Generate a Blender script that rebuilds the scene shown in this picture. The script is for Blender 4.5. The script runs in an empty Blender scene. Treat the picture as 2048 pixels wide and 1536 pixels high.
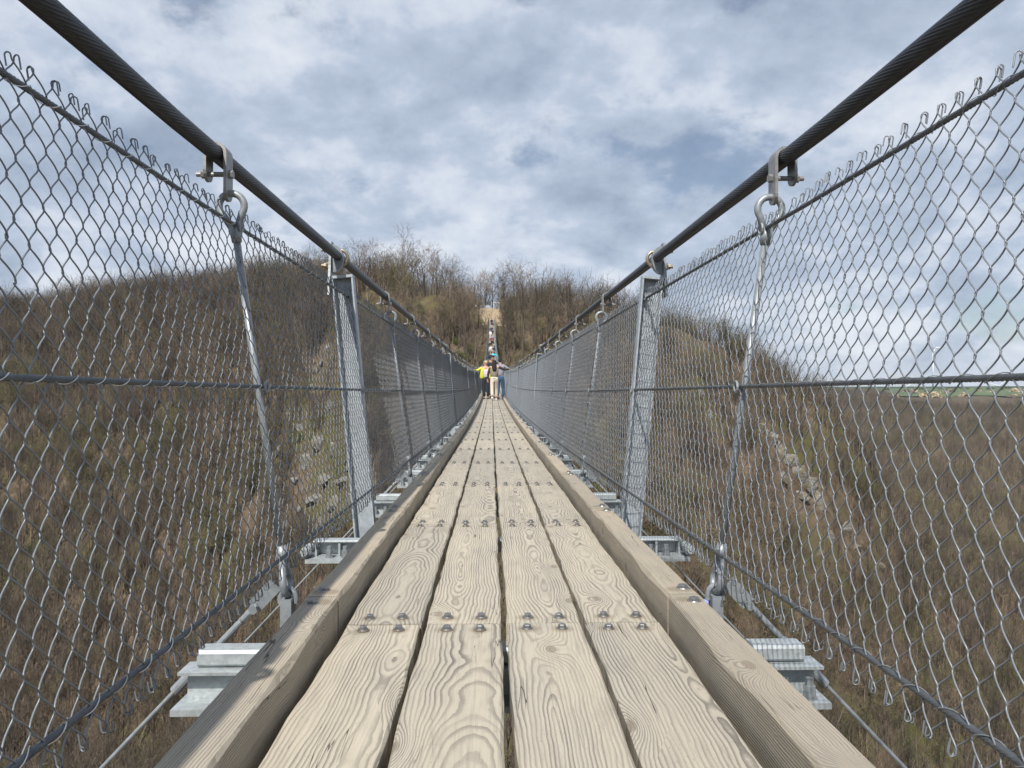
import bpy, math, random
import numpy as np
from mathutils import Vector, Matrix, Euler

random.seed(7)
RNG = np.random.default_rng(11)
D2R = math.radians
scene = bpy.context.scene
COL = scene.collection

# ------------------------------------------------------------------ camera
FPX = 1538.0                      # focal length in pixels of the 2048 px wide photograph
YAW = 1.527                       # camera looks this far right of the bridge axis
cam_d = bpy.data.cameras.new('camera')
cam = bpy.data.objects.new('camera', cam_d)
COL.objects.link(cam)
cam_d.sensor_fit = 'HORIZONTAL'
cam_d.sensor_width = 36.0
cam_d.lens = 36.0 * FPX / 2048.0
cam_d.clip_start = 0.05
cam_d.clip_end = 20000
cam.location = (0, 0, 0)
cam.rotation_euler = (D2R(90), 0, D2R(-YAW))
scene.camera = cam

# ------------------------------------------------------------------ light
SUN_AZ = 17.2                     # direction the light travels, degrees right of the bridge axis
SUN_EL = 50.0
scene.view_settings.view_transform = 'Standard'
scene.view_settings.look = 'None'
scene.view_settings.gamma = 1
scene.view_settings.use_curve_mapping = False
scene.view_settings.exposure = 0.45

sun_d = bpy.data.lights.new('sun', 'SUN')
sun = bpy.data.objects.new('sun', sun_d)
COL.objects.link(sun)
sun_d.energy = 4.3
sun_d.angle = D2R(0.6)
sun_d.color = (1.0, 0.95, 0.87)
sd = Vector((math.sin(D2R(SUN_AZ)) * math.cos(D2R(SUN_EL)),
             math.cos(D2R(SUN_AZ)) * math.cos(D2R(SUN_EL)),
             -math.sin(D2R(SUN_EL))))
sun.rotation_euler = sd.to_track_quat('-Z', 'Y').to_euler()


class N:
    """small helper around a node tree"""
    def __init__(s, tree):
        s.t = tree
        tree.nodes.clear()

    def new(s, kind, **kw):
        n = s.t.nodes.new(kind)
        for k, v in kw.items():
            if hasattr(n, k):
                setattr(n, k, v)
            else:
                n.inputs[k.replace('_', ' ')].default_value = v
        return n

    def link(s, a, b):
        s.t.links.new(a, b)

    def put(s, sock, v):
        if hasattr(v, 'is_linked') or hasattr(v, 'links'):
            s.t.links.new(v, sock)
        else:
            sock.default_value = v

    def math(s, op, a, b=None, c=None, clamp=False):
        n = s.t.nodes.new('ShaderNodeMath')
        n.operation = op
        n.use_clamp = clamp
        s.put(n.inputs[0], a)
        if b is not None:
            s.put(n.inputs[1], b)
        if c is not None:
            s.put(n.inputs[2], c)
        return n.outputs[0]

    def vmath(s, op, a, b=None):
        n = s.t.nodes.new('ShaderNodeVectorMath')
        n.operation = op
        s.put(n.inputs[0], a)
        if b is not None:
            s.put(n.inputs[1], b)
        return n.outputs[0]

    def noise(s, vec, scale, detail=4, rough=0.55, dim='3D', dist=0.0):
        n = s.t.nodes.new('ShaderNodeTexNoise')
        n.noise_dimensions = dim
        s.put(n.inputs['Vector'], vec)
        n.inputs['Scale'].default_value = scale
        n.inputs['Detail'].default_value = detail
        n.inputs['Roughness'].default_value = rough
        n.inputs['Distortion'].default_value = dist
        return n.outputs['Fac']

    def ramp(s, fac, stops, interp='LINEAR'):
        n = s.t.nodes.new('ShaderNodeValToRGB')
        cr = n.color_ramp
        cr.interpolation = interp
        while len(cr.elements) < len(stops):
            cr.elements.new(0.5)
        for e, (p, c) in zip(cr.elements, stops):
            e.position = p
            e.color = (c, c, c, 1) if isinstance(c, (int, float)) else (*c, 1)
        s.put(n.inputs[0], fac)
        return n.outputs[0]

    def mix(s, fac, a, b, blend='MIX'):
        n = s.t.nodes.new('ShaderNodeMix')
        n.data_type = 'RGBA'
        n.blend_type = blend
        s.put(n.inputs[0], fac)
        s.put(n.inputs[6], a if not isinstance(a, tuple) else (*a, 1))
        s.put(n.inputs[7], b if not isinstance(b, tuple) else (*b, 1))
        return n.outputs[2]

    def smooth(s, v, lo, hi):
        n = s.t.nodes.new('ShaderNodeMapRange')
        n.interpolation_type = 'SMOOTHSTEP'
        s.put(n.inputs[0], v)
        n.inputs[1].default_value = lo
        n.inputs[2].default_value = hi
        return n.outputs[0]

    def comb(s, x, y, z):
        n = s.t.nodes.new('ShaderNodeCombineXYZ')
        for i, v in enumerate((x, y, z)):
            s.put(n.inputs[i], v)
        return n.outputs[0]

    def sep(s, v):
        n = s.t.nodes.new('ShaderNodeSeparateXYZ')
        s.put(n.inputs[0], v)
        return n.outputs


# ------------------------------------------------------------------ sky: Nishita plus a broken cloud layer
world = bpy.data.worlds.new('World')
scene.world = world
world.use_nodes = True
w = N(world.node_tree)
sky = w.new('ShaderNodeTexSky')
sky.sky_type = 'NISHITA'
sky.sun_disc = False
sky.sun_elevation = D2R(SUN_EL)
sky.sun_rotation = D2R(180 + SUN_AZ)
sky.altitude = 300
sky.air_density = 1.0
sky.dust_density = 0.5
tc = w.new('ShaderNodeTexCoord')
gx, gy, gz = w.sep(tc.outputs['Generated'])
den = w.math('ADD', w.math('MAXIMUM', gz, 0.0), 0.42)
px = w.math('DIVIDE', gx, den)
py = w.math('DIVIDE', gy, den)
cv = w.comb(px, py, 0.0)
n1 = w.noise(w.vmath('ADD', cv, (3.1, 1.7, 0.0)), 2.9, 10, 0.57, dist=0.12)
n2 = w.noise(w.vmath('ADD', cv, (9.4, 4.2, 2.0)), 6.8, 10, 0.60, dist=0.10)
n3 = w.noise(w.vmath('ADD', cv, (1.0, 7.7, 5.0)), 1.1, 3, 0.5)
n4 = w.noise(w.vmath('ADD', cv, (5.5, 2.9, 8.0)), 3.4, 10, 0.58, dist=0.1)
cover = w.math('SUBTRACT', 1.0, w.math('MULTIPLY', w.smooth(n4, 0.58, 0.68), 0.62))
shade = w.math('ADD', w.math('MULTIPLY', n1, 0.45), w.math('ADD', w.math('MULTIPLY', n2, 0.33), w.math('MULTIPLY', n3, 0.22)))
ccol = w.ramp(shade, [(0.41, (0.25, 0.305, 0.395)), (0.465, (0.325, 0.380, 0.475)), (0.51, (0.385, 0.445, 0.545)), (0.545, (0.485, 0.53, 0.61)), (0.60, (0.59, 0.625, 0.68)), (0.68, (0.68, 0.705, 0.745))])
base = w.mix(1.0, sky.outputs[0], (0.065, 0.065, 0.065), 'MULTIPLY')
skyc = w.mix(w.math('MULTIPLY', cover, 0.93), base, ccol)
bg = w.new('ShaderNodeBackground')
w.link(skyc, bg.inputs[0])
bg.inputs[1].default_value = 1.0
wo = w.new('ShaderNodeOutputWorld')
w.link(bg.outputs[0], wo.inputs[0])


# ------------------------------------------------------------------ materials
def material(name):
    m = bpy.data.materials.new(name)
    m.use_nodes = True
    n = N(m.node_tree)
    out = n.new('ShaderNodeOutputMaterial')
    b = n.new('ShaderNodeBsdfPrincipled')
    n.link(b.outputs[0], out.inputs[0])
    return m, n, b


def bump(n, b, h, strength, dist):
    bm = n.new('ShaderNodeBump')
    bm.inputs['Strength'].default_value = strength
    bm.inputs['Distance'].default_value = dist
    n.put(bm.inputs['Height'], h)
    n.link(bm.outputs[0], b.inputs['Normal'])


def simple(name, col, rough=0.6, metal=0.0, var=0.15, scale=8.0, bumpd=0.0):
    m, n, b = material(name)
    t = n.new('ShaderNodeTexCoord')
    f = n.noise(t.outputs['Object'], scale, 4, 0.6)
    lo = tuple(c * (1 - var) for c in col)
    hi = tuple(min(1, c * (1 + var)) for c in col)
    c = n.ramp(f, [(0.3, lo), (0.7, hi)])
    n.link(c, b.inputs['Base Color'])
    b.inputs['Roughness'].default_value = rough
    b.inputs['Metallic'].default_value = metal
    if bumpd:
        bump(n, b, f, 0.5, bumpd)
    return m


LS_ = 1.64


def wood_material(name, warm, ringw, kerb=False):
    m, n, b = material(name)
    t = n.new('ShaderNodeTexCoord')
    oi = n.new('ShaderNodeObjectInfo')
    r = oi.outputs['Random']
    r2 = n.math('FRACT', n.math('MULTIPLY', r, 17.31))
    r3 = n.math('FRACT', n.math('MULTIPLY', r, 71.77))
    x, y, z = n.sep(t.outputs['Object'])
    sx = n.math('MULTIPLY', r, 53.0)
    seed = n.comb(sx, n.math('MULTIPLY', r2, 31.0), n.math('MULTIPLY', r3, 19.0))
    P = n.vmath('ADD', t.outputs['Object'], seed)
    if kerb:                       # let the grain turn the corner of the beam
        xx = n.math('ADD', x, n.math('MULTIPLY', z, 0.9))
    else:
        xx = x
    lowv = n.vmath('MULTIPLY', P, (6.0, 1.9, 6.0))
    nA = n.math('SUBTRACT', n.noise(lowv, 1.0, 2, 0.5), 0.5)
    nB = n.math('SUBTRACT', n.noise(n.comb(0.3, n.math('ADD', y, sx), 0.7), 1.5, 3, 0.6), 0.5)
    nC = n.math('SUBTRACT', n.noise(n.vmath('MULTIPLY', P, (34.0, 15.0, 34.0)), 1.0, 4, 0.65), 0.5)
    cx = n.math('MULTIPLY', n.math('SUBTRACT', r2, 0.5), 0.15)
    dx = n.math('ADD', n.math('SUBTRACT', xx, cx), n.math('MULTIPLY', nA, 0.060))
    tilt = n.math('MULTIPLY', n.math('SUBTRACT', r3, 0.5), 0.09)
    d = n.math('ADD', n.math('ADD', n.math('MULTIPLY', nB, 0.13), n.math('MULTIPLY', tilt, y)), 0.03)
    if kerb:
        dx = n.math('ADD', n.math('SUBTRACT', xx, 0.13), n.math('MULTIPLY', nA, 0.040))
        d = n.math('MULTIPLY', d, 0.5)
    rho = n.math('SQRT', n.math('ADD', n.math('MULTIPLY', dx, dx), n.math('MULTIPLY', d, d)))
    # knots
    vo = n.new('ShaderNodeTexVoronoi')
    vo.voronoi_dimensions = '2D'
    vo.feature = 'F1'
    n.link(n.vmath('MULTIPLY', n.vmath('ADD', n.comb(xx, y, 0.0), seed), (5.2, 2.6, 1.0)), vo.inputs['Vector'])
    vo.inputs['Scale'].default_value = 1.0
    kd = vo.outputs['Distance']
    keep = n.smooth(n.sep(vo.outputs['Color'])[0], 0.56, 0.58)
    kbump = n.math('MULTIPLY', keep, n.math('EXPONENT', n.math('MULTIPLY', n.math('MULTIPLY', kd, kd), -26.0)))
    ph = n.math('ADD', rho, n.math('MULTIPLY', kbump, 0.055))
    ph = n.math('ADD', ph, n.math('MULTIPLY', nC, 0.0062))
    ph = n.math('MULTIPLY', ph, 1.0 / ringw)
    fr = n.math('FRACT', ph)
    line = n.ramp(fr, [(0.0, 0.05), (0.25, 0.0), (0.50, 0.12), (0.70, 0.75), (0.93, 1.0), (1.0, 0.05)])
    # per ring strength
    rs = n.noise(n.comb(n.math('FLOOR', ph), sx, 0.0), 3.7, 0, 0.5)
    amp = n.smooth(rs, 0.2, 0.7)
    patch = n.noise(n.vmath('MULTIPLY', P, (7.0, 1.6, 7.0)), 1.0, 3, 0.6)
    line = n.math('MULTIPLY', line, n.math('ADD', n.math('MULTIPLY', amp, 0.55), 0.45))
    line = n.math('MULTIPLY', line, n.math('ADD', 0.45, n.math('MULTIPLY', n.smooth(patch, 0.3, 0.7), 0.55)))
    fib = n.noise(n.vmath('MULTIPLY', P, (230.0, 7.0, 230.0)), 1.0, 3, 0.6)
    fib2 = n.noise(n.vmath('MULTIPLY', P, (60.0, 2.2, 60.0)), 1.0, 2, 0.5)
    light = n.mix(r, tuple(c * 1.08 for c in warm), (warm[0] * 0.84, warm[1] * 0.86, warm[2] * 0.90))
    light = n.mix(n.math('MULTIPLY', n.smooth(patch, 0.35, 0.75), 0.30), light, (0.33, 0.32, 0.30))
    dark = (0.088, 0.080, 0.072)
    c = n.mix(n.math('MULTIPLY', line, 0.62 if kerb else 0.92), light, dark)
    c = n.mix(n.math('MULTIPLY', n.smooth(fib, 0.42, 0.75), 0.32), c, (0.17, 0.155, 0.135))
    c = n.mix(n.math('MULTIPLY', n.smooth(fib2, 0.5, 0.8), 0.22), c, (0.20, 0.185, 0.165))
    # knot heart
    core = n.math('MULTIPLY', keep, n.math('SUBTRACT', 1.0, n.smooth(kd, 0.055, 0.085)))
    c = n.mix(n.math('MULTIPLY', core, 0.7), c, (0.20, 0.165, 0.13))
    # drying cracks
    cr = n.noise(n.vmath('MULTIPLY', P, (34.0, 1.1, 34.0)), 1.0, 2, 0.5)
    crk = n.math('SUBTRACT', 1.0, n.smooth(n.math('ABSOLUTE', n.math('SUBTRACT', cr, 0.5)), 0.0, 0.006))
    crm = n.smooth(n.noise(n.vmath('MULTIPLY', P, (9.0, 3.0, 9.0)), 1.0, 1, 0.5), 0.60, 0.66)
    crk = n.math('MULTIPLY', crk, crm)
    c = n.mix(n.math('MULTIPLY', crk, 0.85), c, (0.035, 0.03, 0.025))
    grime = n.noise(n.vmath('MULTIPLY', P, (9.0, 4.0, 9.0)), 1.0, 5, 0.65)
    c = n.mix(n.math('MULTIPLY', n.smooth(grime, 0.50, 0.75), 0.38), c, (0.20, 0.185, 0.160))
    speck = n.noise(n.vmath('MULTIPLY', P, (150.0, 90.0, 150.0)), 1.0, 2, 0.5)
    c = n.mix(n.math('MULTIPLY', n.smooth(speck, 0.66, 0.74), 0.35), c, (0.12, 0.105, 0.085))
    # stains where the bolts sit near both ends
    ye = n.math('ABSOLUTE', n.math('SUBTRACT', n.math('ABSOLUTE', n.math('SUBTRACT', y, LS_ / 2)), LS_ / 2 - 0.055))
    xe = n.math('ABSOLUTE', n.math('SUBTRACT', n.math('ABSOLUTE', x), 0.012 if kerb else 0.047))
    bd_ = n.math('SQRT', n.math('ADD', n.math('MULTIPLY', ye, ye), n.math('MULTIPLY', xe, xe)))
    bd_ = n.math('ADD', bd_, n.math('MULTIPLY', n.math('SUBTRACT', grime, 0.5), 0.03))
    c = n.mix(n.math('MULTIPLY', n.math('SUBTRACT', 1.0, n.smooth(bd_, 0.012, 0.040)), 0.5), c, (0.15, 0.115, 0.075))
    n.link(c, b.inputs['Base Color'])
    b.inputs['Roughness'].default_value = 0.78
    b.inputs['Specular IOR Level'].default_value = 0.25
    h = n.math('SUBTRACT', n.math('MULTIPLY', line, -0.8), n.math('MULTIPLY', fib, 0.35))
    h = n.math('SUBTRACT', h, n.math('MULTIPLY', crk, 2.0))
    bump(n, b, h, 0.6, 0.0022)
    return m


M = {}
M['plank'] = wood_material('weathered_plank', (0.425, 0.380, 0.302), 0.0092)
M['kerb'] = wood_material('weathered_kerb', (0.415, 0.355, 0.265), 0.0058, kerb=True)


def galv(name, col, rough=0.48, metal=0.35):
    m, n, b = material(name)
    t = n.new('ShaderNodeTexCoord')
    o = t.outputs['Object']
    sp = n.new('ShaderNodeTexVoronoi')
    n.link(o, sp.inputs['Vector'])
    sp.inputs['Scale'].default_value = 85.0
    g = n.sep(sp.outputs['Color'])[0]
    f = n.noise(o, 14.0, 5, 0.6)
    v = n.math('ADD', n.math('MULTIPLY', g, 0.35), n.math('MULTIPLY', f, 0.75))
    c = n.ramp(v, [(0.25, tuple(x * 0.80 for x in col)), (0.55, col), (0.85, tuple(min(1, x * 1.22) for x in col))])
    st = n.noise(n.vmath('MULTIPLY', o, (30.0, 30.0, 3.0)), 1.0, 3, 0.6)
    c = n.mix(n.math('MULTIPLY', n.smooth(st, 0.6, 0.8), 0.35), c, (0.25, 0.23, 0.20))
    n.link(c, b.inputs['Base Color'])
    b.inputs['Metallic'].default_value = metal
    n.link(n.math('ADD', n.math('MULTIPLY', f, 0.3), rough - 0.15), b.inputs['Roughness'])
    return m


M['galv'] = galv('galvanised_steel', (0.25, 0.272, 0.29))
M['galv_post'] = galv('galvanised_post', (0.385, 0.425, 0.46))
M['galv_beam'] = galv('galvanised_beam', (0.38, 0.415, 0.43))
M['clamp'] = galv('weathered_clamp', (0.27, 0.27, 0.265), 0.45, 0.5)
M['ubolt'] = galv('bronze_ubolt', (0.30, 0.26, 0.19), 0.4, 0.7)
M['wire'] = simple('zinc_wire', (0.195, 0.212, 0.232), 0.44, 0.4, 0.15, 30)
M['bolt'] = simple('bolt_steel', (0.27, 0.27, 0.27), 0.38, 0.8, 0.2, 60)
M['washer'] = simple('washer_steel', (0.24, 0.20, 0.16), 0.55, 0.5, 0.25, 80)
M['cable'] = simple('dark_cable', (0.030, 0.033, 0.037), 0.38, 0.35, 0.3, 20)
M['rope'] = simple('dark_rope', (0.10, 0.11, 0.12), 0.5, 0.4, 0.25, 40)
M['lace'] = simple('bright_wire', (0.62, 0.62, 0.60), 0.35, 0.6, 0.1, 40)
M['main'] = simple('grey_cable', (0.33, 0.38, 0.43), 0.5, 0.3, 0.15, 25, 0.002)
M['thin'] = simple('thin_steel', (0.26, 0.28, 0.29), 0.5, 0.5, 0.2, 25)
M['blue'] = simple('blue_cap', (0.22, 0.28, 0.62), 0.5)


# ------------------------------------------------------------------ mesh builders
class MB:
    def __init__(s):
        s.v = []
        s.f = []
        s.m = []

    def add(s, verts, faces, mi=0):
        o = len(s.v)
        s.v.extend([tuple(p) for p in verts])
        s.f.extend([tuple(i + o for i in f) for f in faces])
        s.m.extend([mi] * len(faces))

    def box(s, x0, x1, y0, y1, z0, z1, mi=0, bev=0.0):
        if bev <= 0:
            v = [(x0, y0, z0), (x1, y0, z0), (x1, y1, z0), (x0, y1, z0), (x0, y0, z1), (x1, y0, z1), (x1, y1, z1), (x0, y1, z1)]
            f = [(0, 3, 2, 1), (4, 5, 6, 7), (0, 1, 5, 4), (1, 2, 6, 5), (2, 3, 7, 6), (3, 0, 4, 7)]
            s.add(v, f, mi)
            return
        b = bev                      # chamfer all edges parallel to x (beam running across)
        pr = [(y0 + b, z0), (y1 - b, z0), (y1, z0 + b), (y1, z1 - b), (y1 - b, z1), (y0 + b, z1), (y0, z1 - b), (y0, z0 + b)]
        v = [(x0, p[0], p[1]) for p in pr] + [(x1, p[0], p[1]) for p in pr]
        f = [tuple(range(7, -1, -1)), tuple(range(8, 16))] + [(i, (i + 1) % 8, 8 + (i + 1) % 8, 8 + i) for i in range(8)]
        f = [tuple(reversed(q)) for q in f]
        s.add(v, f, mi)

    def tube(s, pts, r, sides=8, mi=0, cap=True, closed=False):
        pts = [Vector(p) for p in pts]
        k = len(pts)
        rr = r if hasattr(r, '__len__') else [r] * k
        up = None
        rings = []
        for i, p in enumerate(pts):
            if closed:
                tg = pts[(i + 1) % k] - pts[i - 1]
            else:
                tg = pts[min(i + 1, k - 1)] - pts[max(i - 1, 0)]
            tg.normalize()
            if up is None:
                up = Vector((0, 0, 1)) if abs(tg.z) < 0.9 else Vector((1, 0, 0))
            a = tg.cross(up)
            if a.length < 1e-6:
                a = tg.orthogonal()
            a.normalize()
            up = a.cross(tg).normalized()
            rings.append([p + (a * math.cos(2 * math.pi * j / sides) + up * math.sin(2 * math.pi * j / sides)) * rr[i] for j in range(sides)])
        v = [q for ring in rings for q in ring]
        f = []
        n = k if closed else k - 1
        for i in range(n):
            for j in range(sides):
                a0 = i * sides + j
                a1 = i * sides + (j + 1) % sides
                b0 = ((i + 1) % k) * sides + j
                b1 = ((i + 1) % k) * sides + (j + 1) % sides
                f.append((a0, a1, b1, b0))
        if cap and not closed:
            f.append(tuple(reversed(range(sides))))
            f.append(tuple(range((k - 1) * sides, k * sides)))
        s.add(v, f, mi)

    def prism(s, c, axis, r, h, sides=6, mi=0, rot=0.0, r2=None):
        """hexagonal head, nut, washer: starts at c, runs h along axis"""
        ax = Vector(axis).normalized()
        a = ax.orthogonal().normalized()
        b_ = ax.cross(a)
        c = Vector(c)
        r2 = r if r2 is None else r2
        v = []
        for q, rad in ((c, r), (c + ax * h, r2)):
            for j in range(sides):
                t = rot + 2 * math.pi * j / sides
                v.append(q + (a * math.cos(t) + b_ * math.sin(t)) * rad)
        f = [tuple(reversed(range(sides))), tuple(range(sides, 2 * sides))]
        f += [(j, (j + 1) % sides, sides + (j + 1) % sides, sides + j) for j in range(sides)]
        s.add(v, f, mi)

    def plate(s, poly, thick, ax, mi=0):
        """polygon (3D points in a plane) thickened along ax"""
        ax = Vector(ax).normalized() * thick
        k = len(poly)
        v = [Vector(p) for p in poly] + [Vector(p) + ax for p in poly]
        f = [tuple(range(k)), tuple(reversed(range(k, 2 * k)))] + [(j, k + j, k + (j + 1) % k, (j + 1) % k) for j in range(k)]
        s.add(v, f, mi)

    def mesh(s, name, mats, smooth=False):
        me = bpy.data.meshes.new(name)
        me.from_pydata(s.v, [], s.f)
        for m in (mats if isinstance(mats, (list, tuple)) else [mats]):
            me.materials.append(m)
        if len(me.materials) > 1:
            me.polygons.foreach_set('material_index', s.m)
        if smooth:
            me.polygons.foreach_set('use_smooth', [True] * len(me.polygons))
        me.update()
        return me


def np_mesh(name, V, F, mats, smooth=False, mi=None):
    """V (n,3) float, F (m,k) int, all faces the same size"""
    me = bpy.data.meshes.new(name)
    V = np.asarray(V, np.float32)
    F = np.asarray(F, np.int32)
    m, k = F.shape
    me.vertices.add(len(V))
    me.vertices.foreach_set('co', V.ravel())
    me.loops.add(m * k)
    me.loops.foreach_set('vertex_index', F.ravel())
    me.polygons.add(m)
    me.polygons.foreach_set('loop_start', np.arange(0, m * k, k, dtype=np.int32))
    for q in (mats if isinstance(mats, (list, tuple)) else [mats]):
        me.materials.append(q)
    if mi is not None:
        me.polygons.foreach_set('material_index', np.asarray(mi, np.int32))
    if smooth:
        me.polygons.foreach_set('use_smooth', np.ones(m, bool))
    me.update(calc_edges=True)
    me.validate()
    return me


def obj(name, me, parent=None, loc=None, rot=None, mat=None):
    o = bpy.data.objects.new(name, me)
    COL.objects.link(o)
    mw = Matrix.Identity(4) if mat is None else mat.copy()
    if loc is not None or rot is not None:
        mw = Matrix.Translation(Vector(loc or (0, 0, 0))) @ Euler(rot or (0, 0, 0)).to_matrix().to_4x4()
    if parent is not None:
        o.parent = parent
        o.matrix_basis = PINV[parent.name] @ mw
    else:
        o.matrix_basis = mw
    PINV[o.name] = mw.inverted()
    return o


PINV = {}


def thing(name, label, cat, loc=(0, 0, 0), rotz=0.0, group=None):
    o = obj(name, None, None, loc, (0, 0, rotz))
    o.empty_display_size = 0.2
    tag(o, label, cat, group)
    return o


def tag(o, label=None, cat=None, group=None, kind=None):
    if label:
        o['label'] = label
    if cat:
        o['category'] = cat
    if group:
        o['group'] = group
    if kind:
        o['kind'] = kind
    return o


def vnoise(x, y, seed=0):
    xi = np.floor(x).astype(np.int64)
    yi = np.floor(y).astype(np.int64)
    fx = x - xi
    fy = y - yi
    fx = fx * fx * (3 - 2 * fx)
    fy = fy * fy * (3 - 2 * fy)

    def h(a, b):
        k = (a * 374761393 + b * 668265263 + seed * 1442695041) & 0x7fffffff
        k = ((k ^ (k >> 13)) * 1274126177) & 0x7fffffff
        return ((k ^ (k >> 16)) & 0xffff) / 65535.0
    return (h(xi, yi) * (1 - fx) + h(xi + 1, yi) * fx) * (1 - fy) + (h(xi, yi + 1) * (1 - fx) + h(xi + 1, yi + 1) * fx) * fy


def fbm(x, y, seed=0, oct=4):
    a, s_, t = 0.5, 0.0, 0.0
    for i in range(oct):
        s_ = s_ + a * vnoise(x * 2 ** i, y * 2 ** i, seed + i * 7)
        t += a
        a *= 0.5
    return s_ / t - 0.5


# ------------------------------------------------------------------ terrain
def ray(px, py):
    """photo pixel -> direction with unit forward (world Y) component"""
    cx_, cz_ = (px - 1024) / FPX, (768 - py) / FPX
    c_, s_ = math.cos(D2R(YAW)), math.sin(D2R(YAW))
    X = cx_ * c_ + s_
    Y = c_ - cx_ * s_
    return X / Y, cz_ / Y


def at(px, py, Y):
    a, b = ray(px, py)
    return Vector((a * Y, Y, b * Y))


def prof(px, pts):
    """profile of one picture column: (distance, height in m) or (distance, 'y', photo row)"""
    out = []
    for q in pts:
        if len(q) == 3:
            out.append((q[0], ray(px, q[2])[1] * q[0]))
        else:
            out.append(q)
    out = [(d * KS, h * KS) if d < 420 else (d, h) for d, h in out]
    return ray(px, 768)[0], out


KS = 0.83                         # overall size of the near hills
FARL = [(500, 26), (900, 16), (2000, 10), (9000, -30)]
PROFS = [
    prof(-1500, [(40, -97), (120, -97), (250, 24), (330, 30)] + FARL),
    prof(-300, [(40, -97), (175, -97), (240, -40), (320, 20), (370, 24)] + FARL),
    prof(0, [(40, -97), (185, -96), (240, -45), (320, 'y', 652), (370, 26)] + FARL),
    prof(300, [(40, -97), (185, -93), (240, -38), (310, 'y', 620), (360, 32)] + FARL),
    prof(500, [(40, -97), (150, -92), (220, -36), (285, 'y', 596), (340, 33)] + FARL),
    prof(640, [(40, -97), (125, -90), (200, -28), (262, 'y', 592), (320, 31)] + FARL),
    prof(740, [(40, -97), (110, -88), (185, -22), (240, 'y', 580), (300, 31)] + FARL),
    prof(870, [(40, -97), (100, -86), (175, -18), (218, 14), (230, 'y', 596), (300, 28)] + FARL),
    prof(930, [(40, -97), (95, -86), (170, -20), (214, 13.5), (228, 'y', 618), (240, 22.5), (300, 24)] + FARL),
    prof(985, [(40, -97), (95, -86), (170, -24), (212, 12.5), (219, 16.8), (234, 'y', 625), (250, 22), (300, 23)] + FARL),
    prof(1060, [(40, -97), (95, -86), (170, -24), (214, 12), (230, 'y', 630), (250, 21), (300, 22)] + FARL),
    prof(1200, [(40, -97), (95, -86), (170, -26), (228, 'y', 640), (260, 18), (320, 16)] + FARL),
    prof(1340, [(40, -97), (98, -88), (170, -32), (230, 'y', 664), (260, 13), (340, 4), (500, 0), (900, 0), (2000, 0), (9000, -30)]),
    prof(1500, [(40, -97), (105, -92), (175, -42), (235, 'y', 728), (270, -2), (360, -30), (600, -30), (1000, -14), (1600, -9), (9000, -32)]),
    prof(1640, [(40, -97), (120, -95), (185, -55), (238, 'y', 816), (280, -22), (360, -46), (520, -40), (1000, -14), (1600, -9), (9000, -32)]),
    prof(1740, [(40, -97), (140, -96), (190, -70), (238, 'y', 925), (300, -48), (420, -52), (540, -40), (760, -25), (1000, -13), (1600, -8), (9000, -32)]),
    prof(1850, [(40, -97), (170, -96), (240, -68), (320, -63), (450, -54), (620, -37), (800, -23), (1000, -13), (1600, -7.5), (9000, -32)]),
    prof(2048, [(40, -97), (180, -96), (300, -84), (450, -63), (620, -42), (800, -24), (1000, -12), (1600, -6), (9000, -32)]),
    prof(2600, [(40, -97), (180, -96), (300, -84), (450, -60), (620, -40), (800, -22), (1000, -10), (1600, -6), (9000, -32)]),
]
PT = np.array([p[0] for p in PROFS])


def terrain(X, Y, rough=True):
    X = np.asarray(X, float)
    Y = np.asarray(Y, float)
    Yc = np.maximum(Y, 40.0)
    t = np.clip(X / Yc, PT[0], PT[-1] - 1e-6)
    H = np.stack([np.interp(Yc, [q[0] for q in p[1]], [q[1] for q in p[1]]) for p in PROFS], -1)
    i = np.clip(np.searchsorted(PT, t, side='right') - 1, 0, len(PT) - 2)
    u = (t - PT[i]) / (PT[i + 1] - PT[i])
    u = u * u * (3 - 2 * u) * 0.5 + u * 0.5
    a = np.take_along_axis(H, i[..., None], -1)[..., 0]
    b = np.take_along_axis(H, (i + 1)[..., None], -1)[..., 0]
    h = a * (1 - u) + b * u
    h = np.where(Y < 0, h + (-Y) * 0.62, h)
    if rough:
        d = np.hypot(X, Y)
        k = np.clip((d - 30) / 100, 0, 1)
        near_abut = np.clip(np.hypot(X, (Y - 186)) / 20, 0, 1)
        amp = k * near_abut
        h = h + amp * (fbm(X / 38, Y / 38, 3) * 9 + fbm(X / 11, Y / 11, 5) * 3.4 + fbm(X / 3.5, Y / 3.5, 9, 2) * 0.8) * np.where(Y > 700, 0.5, 1.0)
    return h


def tz(x, y):
    return float(terrain(np.array([x]), np.array([y]))[0])


rows = np.concatenate([np.arange(-150, 60, 6), np.arange(60, 360, 1.9), np.arange(360, 700, 6), np.geomspace(700, 9000, 60)])
us = np.linspace(-1, 1, 361)
us = np.sign(us) * np.abs(us) ** 1.15
GX = us[None, :] * (190 + 1.15 * np.maximum(rows, 0))[:, None]
GY = np.repeat(rows[:, None], len(us), 1)
GZ = terrain(GX, GY)
nr, nc = GX.shape
idx = np.arange(nr * nc).reshape(nr, nc)
TF = np.stack([idx[:-1, :-1], idx[:-1, 1:], idx[1:, 1:], idx[1:, :-1]], -1).reshape(-1, 4)


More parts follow.
